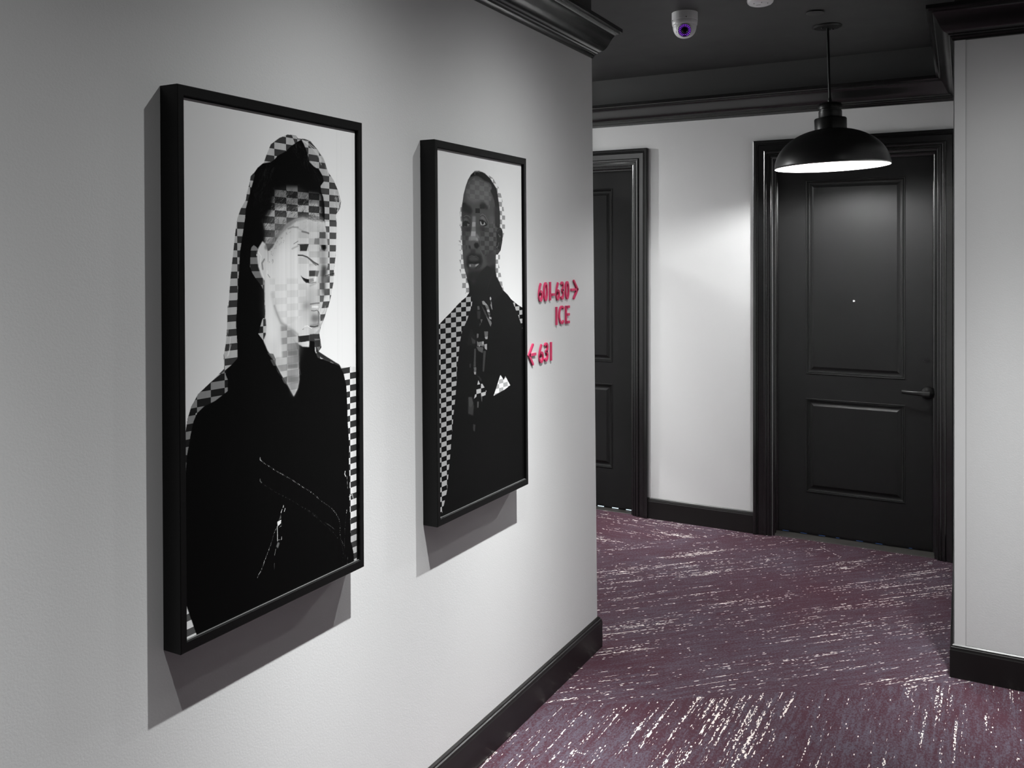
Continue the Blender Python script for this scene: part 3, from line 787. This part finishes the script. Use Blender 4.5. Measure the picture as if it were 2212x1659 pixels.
["c",0.5,0.86,2,1,1,[3700,2177,3600,2308,3560,2201,3426,2851,3424,2972,3314,2999,3313,3106,3406,3242,3310,3243,3308,3375,3459,3390,3498,3513,3386,3645,3551,3649,3577,3785,3645,3896,3588,3935,3184,3507,3141,2839]],
["c",0.5,0.86,2,1,1,[1207,1508,1266,1505,1251,2455,1180,2457,1233,2132,1140,2035,1212,1933,1158,1648]],
["c",0.5,0.86,2,1,1,[1075,2456,1204,2454,1202,2572,1026,2575,1214,2585,1212,2710,1105,2723,1199,2747,1174,2847,1209,2860,1207,2985,1113,2997,1193,3122,1203,3254,1109,3259,1201,3385,1258,3517,1256,3661,1254,3787,1457,3799,1455,3919,1395,3929,1454,3950,1587,3961,1637,3874,1592,3644,1405,3287,1293,2797,1273,2571]],
["c",0.03,0.58,1.5,1,0,[1587,3955,1465,4045,1189,4148,964,4261,654,4432,370,4569,-18,4771,-90,9309,-326,9997,-327,10058,5100,11488,5213,4307,4955,4583,4918,4528,4546,4405,4112,4213,3830,4030,3621,3921,3345,3631,3184,3480,2655,3340,2138,3592]],
["f",0.04,1.5,1,[1637,3874,1758,3993,1844,4021,1843,4060,1793,4096,1792,4198,1765,4298,1500,4697,1348,4861,1226,4995,1103,5298,1039,5636,946,6000,911,6400,846,6826,753,7215,690,7576,628,7874,564,8323,472,8796,380,9293,128,9838,88,9955,48,10072,-106,10179,5259,11604,4943,5329,4832,5180,4686,4924,4541,4705,4289,4413,4214,4308,4098,4202,3869,4049,3642,3957,3616,3949,3345,3631,3184,3480]],
["f",0.23,2,1,[2000,441,1763,576,1614,715,1491,901,1367,1148,1304,1378,1253,1568,1250,1756,1283,1942,1262,2068,1256,2455,1265,2321,1273,2571,1293,2797,1336,3098,1405,3300,1498,3490,1616,3708,1637,3874,1611,3987,2382,4249,3449,4025,3616,3949,3453,3782,3345,3631,3198,3507,3159,3346,3148,3213,3181,2838,3303,2824,3470,2702,3570,2444,3602,2199,3609,2265,3590,2103,3508,2024,3426,2013,3432,1595,3382,1302,3305,1025,3226,843,3040,709,2856,578,2545,459,2251,419]],
["f",0.055,23,1,[1497,3516,1616,3708,1637,3874,1611,3987,2003,4181,2797,4345,3448,4052,3616,3949,3453,3782,3345,3631,3198,3507,3133,3319,2658,3156,2294,3336,1887,3651]],
["f",0.34,86,1,[1758,869,1983,699,2285,701,2540,760,2801,767,2847,1159,2687,1300,2327,1269,1972,1366,1557,1288,1511,1139]],
["c",0.27,0.36,3,0.55,1,[1984,622,2541,708,2932,784,2953,1153,2789,1506,2531,1309,2225,1262,1728,1252,1487,1116,1514,912,1687,760]],
["f",0.05,19,1,[2000,441,1763,576,1737,635,2010,569,2186,567,2337,606,2541,668,2802,701,2933,757,2984,859,2877,946,3008,1070,3112,1223,3163,1407,3159,1674,3154,1968,3316,2043,3439,2013,3446,1595,3382,1302,3305,1025,3226,843,3040,709,2856,578,2545,459,2251,419]],
["f",0.13,42,0.8,[3082,1411,3381,1396,3412,1986,3208,1993,3105,1677]],
["c",0.04,0.5,2,0.9,1,[1763,576,1987,455,2251,413,2545,459,2506,482,2237,505,2238,446,1999,467,1998,544,1812,579]],
["f",0.13,57,0.6,[1252,1631,1503,1619,1744,1735,1790,1962,1736,2244,1514,2451,1251,2455,1262,1756]],
["f",0.08,42,1,[1291,1454,1435,1371,1555,1427,1748,1480,1845,1603,1745,1709,1502,1670,1288,1629]],
["f",0.1,42,1,[2248,1403,2377,1318,2557,1334,2737,1469,2684,1511,2528,1492,2272,1505]],
["f",0.06,3,1,[2008,1512,2259,1499,2257,1635,2005,1647]],
["f",0.07,5,1,[2269,1389,2530,1375,2528,1492,2267,1505]],
["f",0.07,4,1,[1304,1390,1459,1382,1457,1508,1302,1516]],
["l",0.33,20,24,0.8,[1381,1776,1501,1733,1646,1752,1719,1800]],
["l",0.1,12,8,1,[1356,1814,1477,1765,1597,1817,1669,1865]],
["f",0.3,27,0.8,[1332,1853,1500,1796,1669,1890,1547,1882,1403,1913]],
["f",0.05,8,1,[1307,1954,1427,1887,1571,1894,1716,1978,1666,2030,1496,2055,1329,2054]],
["f",0.36,6,0.9,[1546,1965,1692,1978,1642,2025,1557,2034]],
["l",0.5,7,7,0.7,[1401,2039,1508,2061,1666,2030]],
["l",0.38,17,20,0.8,[2282,1699,2423,1660,2577,1712,2731,1864,2808,1980]],
["l",0.08,10,7,1,[2268,1738,2422,1682,2550,1740,2717,1904]],
["f",0.36,27,0.8,[2294,1750,2447,1718,2575,1804,2626,1868,2446,1822,2293,1802]],
["f",0.05,8,1,[2216,1831,2420,1823,2548,1870,2677,1944,2650,1998,2443,2005,2239,1960]],
["f",0.5,4,1,[2253,1881,2317,1873,2367,1955,2444,1966,2497,1872,2573,1948,2469,1984,2290,1971]],
["f",0.03,4,1,[2356,1858,2497,1853,2483,1932,2418,1953,2372,1929]],
["l",0.6,7,5,0.7,[2240,1921,2341,1982,2521,1976]],
["f",0.1,49,0.8,[2213,2025,2572,2027,2675,2076,2517,2224,2363,2202,2237,2102]],
["f",0.1,49,0.7,[1424,2063,1764,2052,1737,2219,1493,2250]],
["f",0.38,27,1,[1843,1743,2016,1736,2005,2442,1660,2448,1788,2115]],
["f",0.52,3,1,[1828,1910,2009,1903,2007,2038,1813,2044]],
["f",0.38,3,1,[1813,2048,2007,2042,2005,2171,1799,2176]],
["f",0.52,3,1,[1774,2179,2010,2173,2007,2308,1748,2314]],
["f",0.42,3,1,[1748,2315,2007,2309,2005,2442,1733,2447]],
["f",0.4,30,0.8,[2009,2212,2209,2310,2257,2437,2005,2442]],
["c",0.18,0.28,5,0.8,0,[2520,2028,3103,1810,3201,2420,2514,2432]],
["c",0.16,0.26,5,0.8,0,[2287,2168,3206,2143,3197,2704,2506,2894,2304,2712]],
["c",0.18,0.25,5,0.7,0,[1267,2196,1737,2183,1611,2440,1486,2720,1294,2721]],
["f",0.2,46,0.5,[2013,1980,2264,2024,2516,2303,2311,2230,2011,2109]],
["f",0.3,57,0.5,[2812,1689,3078,1678,3101,1943,2833,2058]],
["f",0.4,27,0.9,[1637,2325,1772,2322,1733,2450,1611,2452]],
["f",0.5,19,0.8,[2007,2342,2107,2366,2156,2455,2005,2458]],
["f",0.26,38,1,[1587,2465,1956,2433,2206,2480,2204,2584,2052,2663,1730,2667,1609,2566]],
["f",0.05,23,1,[1904,2550,2004,2497,2155,2507,2204,2597,2077,2676,1952,2639]],
["f",0.06,23,1,[1609,2579,1706,2591,1729,2692,1656,2667]],
["l",0.08,23,27,0.7,[2182,2377,2231,2506,2204,2597]],
["l",0.3,23,44,0.6,[2266,2713,2404,2868,2452,3050]],
["f",0.1,34,0.7,[1729,2692,1976,2690,1999,2818,1899,2870,1727,2845]],
["f",0.08,49,1,[1507,2896,1703,2794,1974,2818,2302,2842,2401,3024,2322,3154,2194,3231,1647,3277,1479,3149]],
["f",0.2,27,1,[1603,2960,1751,2883,1899,2883,2073,2921,2198,2998,1996,3024,1724,3023]],
["l",0.27,14,24,0.8,[1628,2909,1776,2870,1899,2895,2023,2882,2173,2946]],
["l",0.03,26,24,1,[1589,3061,1748,3074,1858,3103,1970,3080,2247,3063]],
["f",0.36,23,1,[1613,3124,1846,3110,1969,3133,2196,3091,2183,3127,1993,3204,1844,3222,1648,3201]],
["f",0.52,7,0.8,[1649,3131,1727,3119,1734,3195,1660,3182]],
["f",0.55,7,0.8,[1982,3133,2145,3104,2145,3134,1994,3184]],
["f",0.27,6,0.8,[1735,3123,1969,3137,1968,3197,1734,3201]],
["f",0.2,27,1,[1624,3201,1968,3203,1893,3280,1672,3252]],
["l",0.3,14,14,0.7,[2093,3230,2246,3141]],
["f",0.07,76,0.9,[1646,3302,2397,3285,3137,3079,3157,3480,2388,3858,1689,3710,1523,3453]],
["f",0.16,57,0.6,[1740,3558,2013,3551,1986,3666,1763,3674]],
["f",0.12,76,0.6,[2534,2750,3142,2745,3137,3079,2658,3156]],
["l",0.1,38,51,0.7,[3025,3345,2808,3606,2647,3866]],
["f",0.08,5,1,[3274,2071,3439,2019,3562,2090,3601,2265,3585,2413,3242,2419]],
["f",0.08,5,1,[3219,2142,3603,2132,3570,2444,3470,2702,3303,2824,3195,2812]],
["l",0.2,26,27,0.8,[3287,2165,3369,2095,3507,2064]],
["l",0.34,20,14,0.8,[3367,2230,3421,2309,3476,2281]],
["l",0.34,14,12,0.8,[3203,2303,3241,2476]],
["l",0.34,17,14,0.8,[3340,2220,3421,2298,3449,2257]],
["l",0.38,17,14,0.9,[3363,2474,3307,2583,3225,2611,3279,2650]],
["l",0.3,14,10,0.8,[3473,2459,3430,2581]],
["f",0.22,8,0.7,[3197,2678,3443,2675,3304,2811,3209,2785]],
["f",0.55,3,1,[2787,4108,2840,4083,2893,4138,2865,4190,2799,4181]],
["f",0.4,3,1,[2852,4190,2904,4272,2903,4350,2850,4347]],
["f",0.45,3,1,[2336,4197,2441,4190,2587,4282,2692,4351,2502,4321,2376,4294]],
["f",0.33,3,1,[2502,4325,2692,4340,2754,4450,2605,4443]],
["f",0.58,4,1,[2605,4453,2754,4457,2795,4549,2646,4530]],
["f",0.28,3,1,[2646,4541,2816,4582,2794,4656,2730,4653]],
["f",0.5,4,1,[2729,4663,2888,4705,2878,4758,2750,4740]],
["f",0.34,3,1,[2560,4643,2856,4810,2898,4878,2823,4981,2705,4823]],
["f",0.18,3,1,[2293,4311,2541,4514,2707,4737,2497,4597]],
["f",0.45,3,1,[2821,4314,2906,4328,2947,4492,2892,4446]],
["f",0.25,5,1,[2066,4332,2169,4327,2208,4434,2085,4438]],
["f",0.28,4,1,[2245,4720,2370,4728,2285,4839]],
["f",0.2,5,0.6,[2044,4468,2249,4478,2225,4709,2081,4700]],
["f",0.22,5,1,[2202,4834,2264,4848,2180,4938]],
["f",0.3,4,1,[2448,5087,2680,5104,2656,5248,2487,5256]],
["f",0.48,4,1,[2478,5256,2656,5248,2646,5328,2528,5323]],
["f",0.3,4,1,[2034,5117,2136,5135,2113,5249,2023,5252]],
["f",0.28,4,1,[1710,5196,1949,5319,1948,5403,1787,5394]],
["f",0.34,6,1,[2030,5336,2132,5376,2422,5368,2420,5527,2233,5490,2048,5485]],
["f",0.52,4,1,[2339,5372,2422,5389,2412,5484,2337,5457]],
["f",0.5,4,1,[2442,5465,2610,5469,2599,5650,2482,5596]],
["f",0.45,6,1,[2130,5460,2233,5469,2150,5525]],
["f",0.25,8,1,[1987,5490,2398,5547,2354,5712,2107,5626]],
["f",0.2,3,1,[1885,5544,1966,5551,1958,6073,1836,6060]],
["f",0.3,3,1,[1848,6072,1986,6087,1976,6211,1854,6198]],
["f",0.5,3,1,[1846,6203,1967,6217,1954,6293,1873,6283]],
["f",0.18,4,1,[2397,5653,2544,5666,2429,6262,2337,6251]],
["f",0.15,4,1,[1610,5954,1690,5951,1676,6064,1609,6057]],
["f",0.09,23,0.6,[1714,4927,1990,5281,1946,5486,1469,5404]],
["c",0.03,0.6,2,1,0,[2094,6470,2195,6605,2319,6603,2463,6749,2575,6876,2503,6920,2502,6963,2251,6976,2244,6896,2006,6865,1985,6935,1842,6979,1946,6784]],
["f",0.28,6,0.35,[2006,6340,2137,6355,2280,6467,2258,6549,2196,6500,2095,6382]],
["f",0.22,8,1,[1544,6896,1703,6918,1800,7098,1678,7203,1560,7146]],
["f",0.28,4,1,[2243,6970,2313,6980,2298,7126,2269,7122]],
["f",0.24,4,1,[2022,7129,2091,7150,2090,7263,2020,7253]],
["f",0.2,19,0.8,[1526,6888,1740,6917,1828,7185,1793,7453,1519,7363]],
["f",0.24,6,1,[2017,7084,2111,7097,2096,7273,2014,7261]],
["f",0.16,8,1,[1789,7693,1913,7745,1879,7933,1786,7885]],
["c",0.55,0.88,2,1,1,[3400,6468,3609,6651,3702,6538,4010,6863,3641,6949,2972,7048]]],"gw":[2397,346.5,[551,11823.0],[0,80]],"gm":[3574,265.5,[711,1650,2173,4318,4717,6100,6732,10728],[-7,0,4,20,23,33,38,68]],"fr":[{"Y0":1.148,"z0":1.7985,"W":0.5035,"H":1.003,"sh":0.0077},{"Y0":1.9965,"z0":1.7975,"W":0.483,"H":0.994,"sh":0.0158}]}''')


def picture(y0, y1, z0, z1, shear, key, fr, nx, nz, grid, ribs, label):
    """frame whose front face spans y0..y1 at its top edge; shear = how far it leans per metre of drop"""
    root = tag(empty('framed_portrait', (XW, (y0 + y1) / 2, z0)), label, 'picture', 'framed black and white portraits')
    my = (y0 + y1) / 2; D = .047; FW = .0145; zt = z1
    def g(x, y, z): return (x, y - my + shear * (zt - z), z - z0)
    FP = [(0, .0005), (0, D - .001), (.001, D), (FW - .001, D), (FW, D - .001), (FW, .028), (FW, .0005)]
    # four mitred rails
    sides = [((y0, z0), (y1, z0)), ((y1, z0), (y1, z1)), ((y1, z1), (y0, z1)), ((y0, z1), (y0, z0))]
    inw = [((1, 1), (-1, 1)), ((-1, 1), (-1, -1)), ((-1, -1), (1, -1)), ((1, -1), (1, 1))]
    for (p, q), (ip, iq) in zip(sides, inw):
        bm = bmesh.new(); A = []; B = []
        fw = .0215 if p[1] == q[1] else FW
        for w_, h_ in FP:
            wz = w_ / FW * .0198; wy = w_
            A.append(bm.verts.new(g(h_, p[0] + ip[0] * wy, p[1] + ip[1] * wz))); B.append(bm.verts.new(g(h_, q[0] + iq[0] * wy, q[1] + iq[1] * wz)))
        n = len(A)
        for k in range(n): bm.faces.new((A[k], A[(k + 1) % n], B[(k + 1) % n], B[k]))
        bm.faces.new(A); bm.faces.new(B[::-1])
        link('frame_rail', bm, M['frame'], root)
    # the print, tiles of ink on one sheet
    img = paint(PRINTS[key], PRINTS[grid], fr['W'], fr['H'], nx, nz, .82, ribs)
    lin = np.where(img <= .04045, img / 12.92, ((np.clip(img, 0, 1) + .055) / 1.055) ** 2.4); lin = np.minimum(lin * 1.32, .76)
    Yv = fr['Y0'] + np.linspace(0, 1, nx + 1) * fr['W']; Zv = fr['z0'] - np.linspace(0, 1, nz + 1) * fr['H']
    YY, ZZ = np.meshgrid(Yv, Zv)
    YY = YY + fr['sh'] * (fr['z0'] - ZZ)
    co = np.stack([np.full_like(YY, .040), YY - my, ZZ - z0], -1).reshape(-1, 3).astype(np.float32)
    nv = len(co); i = (np.arange(nz)[:, None] * (nx + 1) + np.arange(nx)[None, :])
    q = np.stack([i, i + nx + 1, i + nx + 2, i + 1], -1).reshape(-1, 4)
    me = bpy.data.meshes.new('print'); nf = len(q)
    me.vertices.add(nv); me.vertices.foreach_set('co', co.ravel()); me.loops.add(nf * 4); me.loops.foreach_set('vertex_index', q.ravel().astype(np.int32))
    me.polygons.add(nf); me.polygons.foreach_set('loop_start', (np.arange(nf) * 4).astype(np.int32))
    try: me.polygons.foreach_set('loop_total', np.full(nf, 4, np.int32))
    except Exception: pass
    me.update(calc_edges=True)
    at = me.color_attributes.new('ink', 'FLOAT_COLOR', 'CORNER')
    c4 = np.ones((nf, 4, 4), np.float32); c4[:, :, :3] = lin.reshape(-1)[:, None, None]
    at.data.foreach_set('color', c4.ravel())
    me.materials.append(M['print'])
    o = bpy.data.objects.new('print', me); COL.objects.link(o); o.parent = root
    o['label'] = 'black and white portrait print woven from checkered strips'
    # backing board and the thin grey lip at the foot of the print
    bm = bmesh.new(); yA, yB = y0 + .006, y1 - .006
    prism(bm, [g(.030, yA, z0 + .006), g(.0395, yA, z0 + .006), g(.0395, yB, z0 + .006), g(.030, yB, z0 + .006)], [g(.030, yA, z1 - .006), g(.0395, yA, z1 - .006), g(.0395, yB, z1 - .006), g(.030, yB, z1 - .006)])
    link('backing_board', bm, M['frame'], root)
    bm = bmesh.new(); zb = z0 + .0198
    prism(bm, [g(.0402, y0 + FW, zb - .001), g(.0435, y0 + FW, zb - .001), g(.0435, y1 - FW, zb - .001), g(.0402, y1 - FW, zb - .001)], [g(.0402, y0 + FW, zb + .0008), g(.0435, y0 + FW, zb + .0008), g(.0435, y1 - FW, zb + .0008), g(.0402, y1 - FW, zb + .0008)])
    link('lip', bm, M['lip'], root, 'thin grey lip under the print')
    return root


picture(1.1335, 1.6705, .7745, 1.8205, .0077, 'w', PRINTS['fr'][0], 420, 960, 'gw', True, 'larger, nearer framed portrait of a long-haired person in a zipped black jacket')
picture(1.9775, 2.5005, .7835, 1.819, .0150, 'm', PRINTS['fr'][1], 280, 840, 'gm', False, 'farther framed portrait of a short-haired person in a dark suit with pocket square')

# ------------------------------------------------------------------ pendant lamp
def pendant(loc, tilt, label, group=None):
    """hangs from the ceiling at loc; all parts in local coordinates with z = 0 at the ceiling"""
    root = empty('pendant_lamp', loc); tag(root, label, 'lamp', group)
    H = ZC - 1.921
    root.rotation_euler = tilt
    link('canopy', lathe([(0, -.0105), (.02, -.0105), (.058, -.008), (.064, -.004), (.064, 0), (0, 0)], 40), M['metal'], root, smooth=False)
    for a in (.9, .9 + PI):
        bm = lathe([(0, -.016), (.004, -.016), (.0045, -.009), (0, -.009)], 12); bmesh.ops.translate(bm, verts=bm.verts, vec=(.030 * math.cos(a), .030 * math.sin(a), 0)); link('screw', bm, M['metal'], root)
    zt = -H + .293                                       # top of the cap
    link('rod', lathe([(0, zt), (.0062, zt), (.0062, -.008), (0, -.008)], 16), M['metal'], root, smooth=False)
    link('sleeve', lathe([(0, zt - .002), (.0095, zt - .002), (.0095, zt + .012), (.0075, zt + .022), (0, zt + .022)], 16), M['metal'], root)
    o = link('cap', lathe([(0, -H + .224), (.049, -H + .224), (.051, -H + .228), (.051, -H + .254), (.0485, -H + .256), (.0485, -H + .262), (.0525, -H + .264), (.0535, -H + .277), (.050, -H + .286), (.040, zt), (0, zt)], 40), M['metal'], root); smooth_by_angle(o)
    o = link('collar', lathe([(0, -H + .166), (.070, -H + .166), (.0705, -H + .218), (.068, -H + .222), (.050, -H + .225), (0, -H + .225)], 40), M['metal'], root); smooth_by_angle(o)
    R = .252; prof = []
    for k in range(25):
        t = k / 24 * math.radians(76); prof.append((R * math.cos(t) ** .93, R * .70 * math.sin(t) ** 1.02))
    out = [(r, z) for r, z in prof]
    bm = lathe([(r, -H + z) for r, z in out], 72, cap=False)
    o = link('shade', bm, M['shade'], root, 'black enamelled dome shade', smooth=True)
    md = o.modifiers.new('t', 'SOLIDIFY'); md.thickness = .0012; md.offset = -1
    bm = lathe([(R - .0022, -H - .0002)] + [(max(r - .0035, .0), -H + z - .0025 * min(1, z * 60)) for r, z in out[1:]] + [(0, -H + out[-1][1] - .003)], 72, cap=False)
    link('shade_lining', bm, M['enamel'], root, 'white inside of the shade', smooth=True)
    link('socket', lathe([(0, -H + .105), (.022, -H + .105), (.024, -H + .165), (0, -H + .165)], 24), M['enamel'], root)
    link('bulb', lathe([(0, -H + .035), (.018, -H + .040), (.029, -H + .055), (.033, -H + .072), (.030, -H + .088), (.020, -H + .106), (0, -H + .108)], 24), M['bulb'], root, 'lit white bulb', smooth=True)
    return root


PX, PY_ = -.6835, 4.262
pendant((PX, PY_, ZC), (math.radians(0.9), math.radians(-1.55), 0), 'black dome pendant lamp, lit, hanging in front of the right-hand door')
pendant((-3.42, PY_, ZC), (0, 0, 0), 'black dome pendant lamp in the side passage behind the left wall')


# ------------------------------------------------------------------ ceiling fittings
def dome_camera(loc, aim):
    root = tag(empty('security_camera', loc), 'white dome security camera with a ring of purple lights on the black ceiling', 'camera')
    link('mounting_base', lathe([(0, 0), (.0555, 0), (.0555, -.033), (.0545, -.0345), (0, -.0345)], 48), M['white'], root)
    o = link('locking_ring', lathe([(0, -.035), (.0545, -.035), (.0550, -.037), (.0535, -.053), (.0515, -.0555), (0, -.0555)], 48), M['white'], root); smooth_by_angle(o)
    pr = [(0, -.056)] + [(.0515, -.056)] + [(.0505 * math.cos(t) ** .8, -.058 - .050 * math.sin(t)) for t in [math.radians(a) for a in range(0, 90, 6)]] + [(0, -.108)]
    o = link('dome', lathe(pr, 48), M['white'], root); smooth_by_angle(o)
    d = Vector(aim).normalized(); c = Vector((0, 0, -.071)); q = d.to_track_quat('Z', 'Y').to_matrix().to_4x4()
    def T(bm, dist): bmesh.ops.transform(bm, matrix=Matrix.Translation(c + d * dist) @ q, verts=bm.verts); return bm
    eye = link('eyeball', T(lathe([(0, -.02), (.033, -.012), (.034, -.004), (.0315, .003), (.0285, .006), (0, .006)], 40), .040), M['white'], root, 'round white lens housing'); smooth_by_angle(eye)
    ring = link('led_ring', T(lathe([(.0145, .0), (.0265, .0), (.0265, .0015), (.0145, .0015), (.0145, .0)], 40, cap=False), .0462), M['ledbase'], eye)
    bm = bmesh.new()
    for rr, n in ((.0185, 16), (.0235, 22)):
        for k in range(n):
            a = 2 * PI * (k + .5 * (n == 16)) / n
            if abs(a - 1.5 * PI) < .16: continue
            bmesh.ops.create_cone(bm, segments=8, radius1=.00125, radius2=.0008, depth=.001, cap_ends=True, matrix=Matrix.Translation((rr * math.cos(a), rr * math.sin(a), .002)))
    T(bm, .0462); o = link('infrared_lights', bm, M['led'], eye, 'ring of small purple lights')
    link('lens', T(lathe([(0, -.002), (.0142, -.002), (.0142, .0018), (.009, .004), (0, .0048)], 32), .0462), M['dark'], eye, 'dark round lens', smooth=True)
    for a, z in ((-1.15, -.0295), (-2.45, -.036), (-1.0, -.078), (-2.2, -.086)):
        rr = .0556 if z > -.04 else (.047 if z > -.08 else .0425)
        bm = bmesh.new()
        bmesh.ops.create_cone(bm, segments=10, radius1=.0021, radius2=.0021, depth=.002, cap_ends=True, matrix=Matrix.Translation((rr * math.cos(a), rr * math.sin(a), z)) @ Matrix.Rotation(a, 4, 'Z') @ Matrix.Rotation(PI / 2, 4, 'Y'))
        link('screw_hole', bm, M['dark'], root)
    return root


dome_camera((-1.190, 3.742, ZC), (1.17, -3.75, -1.25))
t = tag(empty('smoke_detector', (-.857, 3.700, ZC)), 'white round smoke detector at the top edge, right of the security camera', 'smoke detector')
o = link('body', lathe([(0, -.0225), (.022, -.0225), (.036, -.0205), (.046, -.0165), (.0515, -.0105), (.0535, -.004), (.0535, 0), (0, 0)], 44), M['white'], t); smooth_by_angle(o)
bm = bmesh.new(); box(bm, -.014, .004, -.012, -.009, -.0229, -.0219); link('slot', bm, M['dark'], t)
for a in (-.4, -1.2, -2.1):
    bm = lathe([(0, -.0245), (.0022, -.0245), (.0025, -.0215), (0, -.0215)], 10); bmesh.ops.translate(bm, verts=bm.verts, vec=(.036 * math.cos(a), .036 * math.sin(a), .0025)); link('indicator', bm, M['grey'], t)
t = tag(empty('sprinkler_cover', (-.690, 3.990, ZC)), 'flat black sprinkler cover plate beside the pendant canopy', 'sprinkler cover')
o = link('cover_plate', lathe([(0, -.0085), (.034, -.0085), (.0375, -.0070), (.0378, -.0055), (0, -.0055)], 40), M['ceil'], t); smooth_by_angle(o)
link('stem', lathe([(0, -.0056), (.026, -.0056), (.026, 0), (0, 0)], 24), M['dark'], t)


def track_head(pos, aim, label):
    root = tag(empty('ceiling_spotlight', (pos[0], pos[1], ZC)), label, 'spotlight', 'ceiling spotlights that light the corridor walls')
    link('canopy', lathe([(0, -.018), (.045, -.018), (.05, -.014), (.05, 0), (0, 0)], 32), M['metal'], root)
    link('arm', lathe([(0, -.060), (.007, -.060), (.007, -.016), (0, -.016)], 14), M['metal'], root)
    d = (Vector(aim) - Vector(pos)).normalized(); q = (-d).to_track_quat('Z', 'Y').to_matrix().to_4x4()
    loc = Vector((0, 0, pos[2] - ZC))
    bm = lathe([(.030, .004), (.0325, .004), (.0325, .085), (.026, .095), (0, .095), (0, .09), (.024, .09), (.030, .083), (.030, .004)], 32, cap=False)
    bmesh.ops.transform(bm, matrix=Matrix.Translation(loc) @ q, verts=bm.verts); link('housing', bm, M['metal'], root)
    return root


for (pos, (dx, dy), k, rad, spill), lab in zip(WASH, ('black ceiling spotlight above the larger portrait', 'black ceiling spotlight above the farther portrait', 'unseen black ceiling spotlight added to brighten the bare stretch of left wall',
                                               'unseen black ceiling spotlight added to brighten the right-hand wall', 'unseen black ceiling spotlight added to brighten the low back wall')):  # last three heads are added out of view as wall fill
    track_head(pos, (pos[0] + dx, pos[1] + dy, pos[2] - 1), lab)
track_head(C_POS, (C_POS[0], C_POS[1], 0), 'black ceiling spotlight in the side passage')
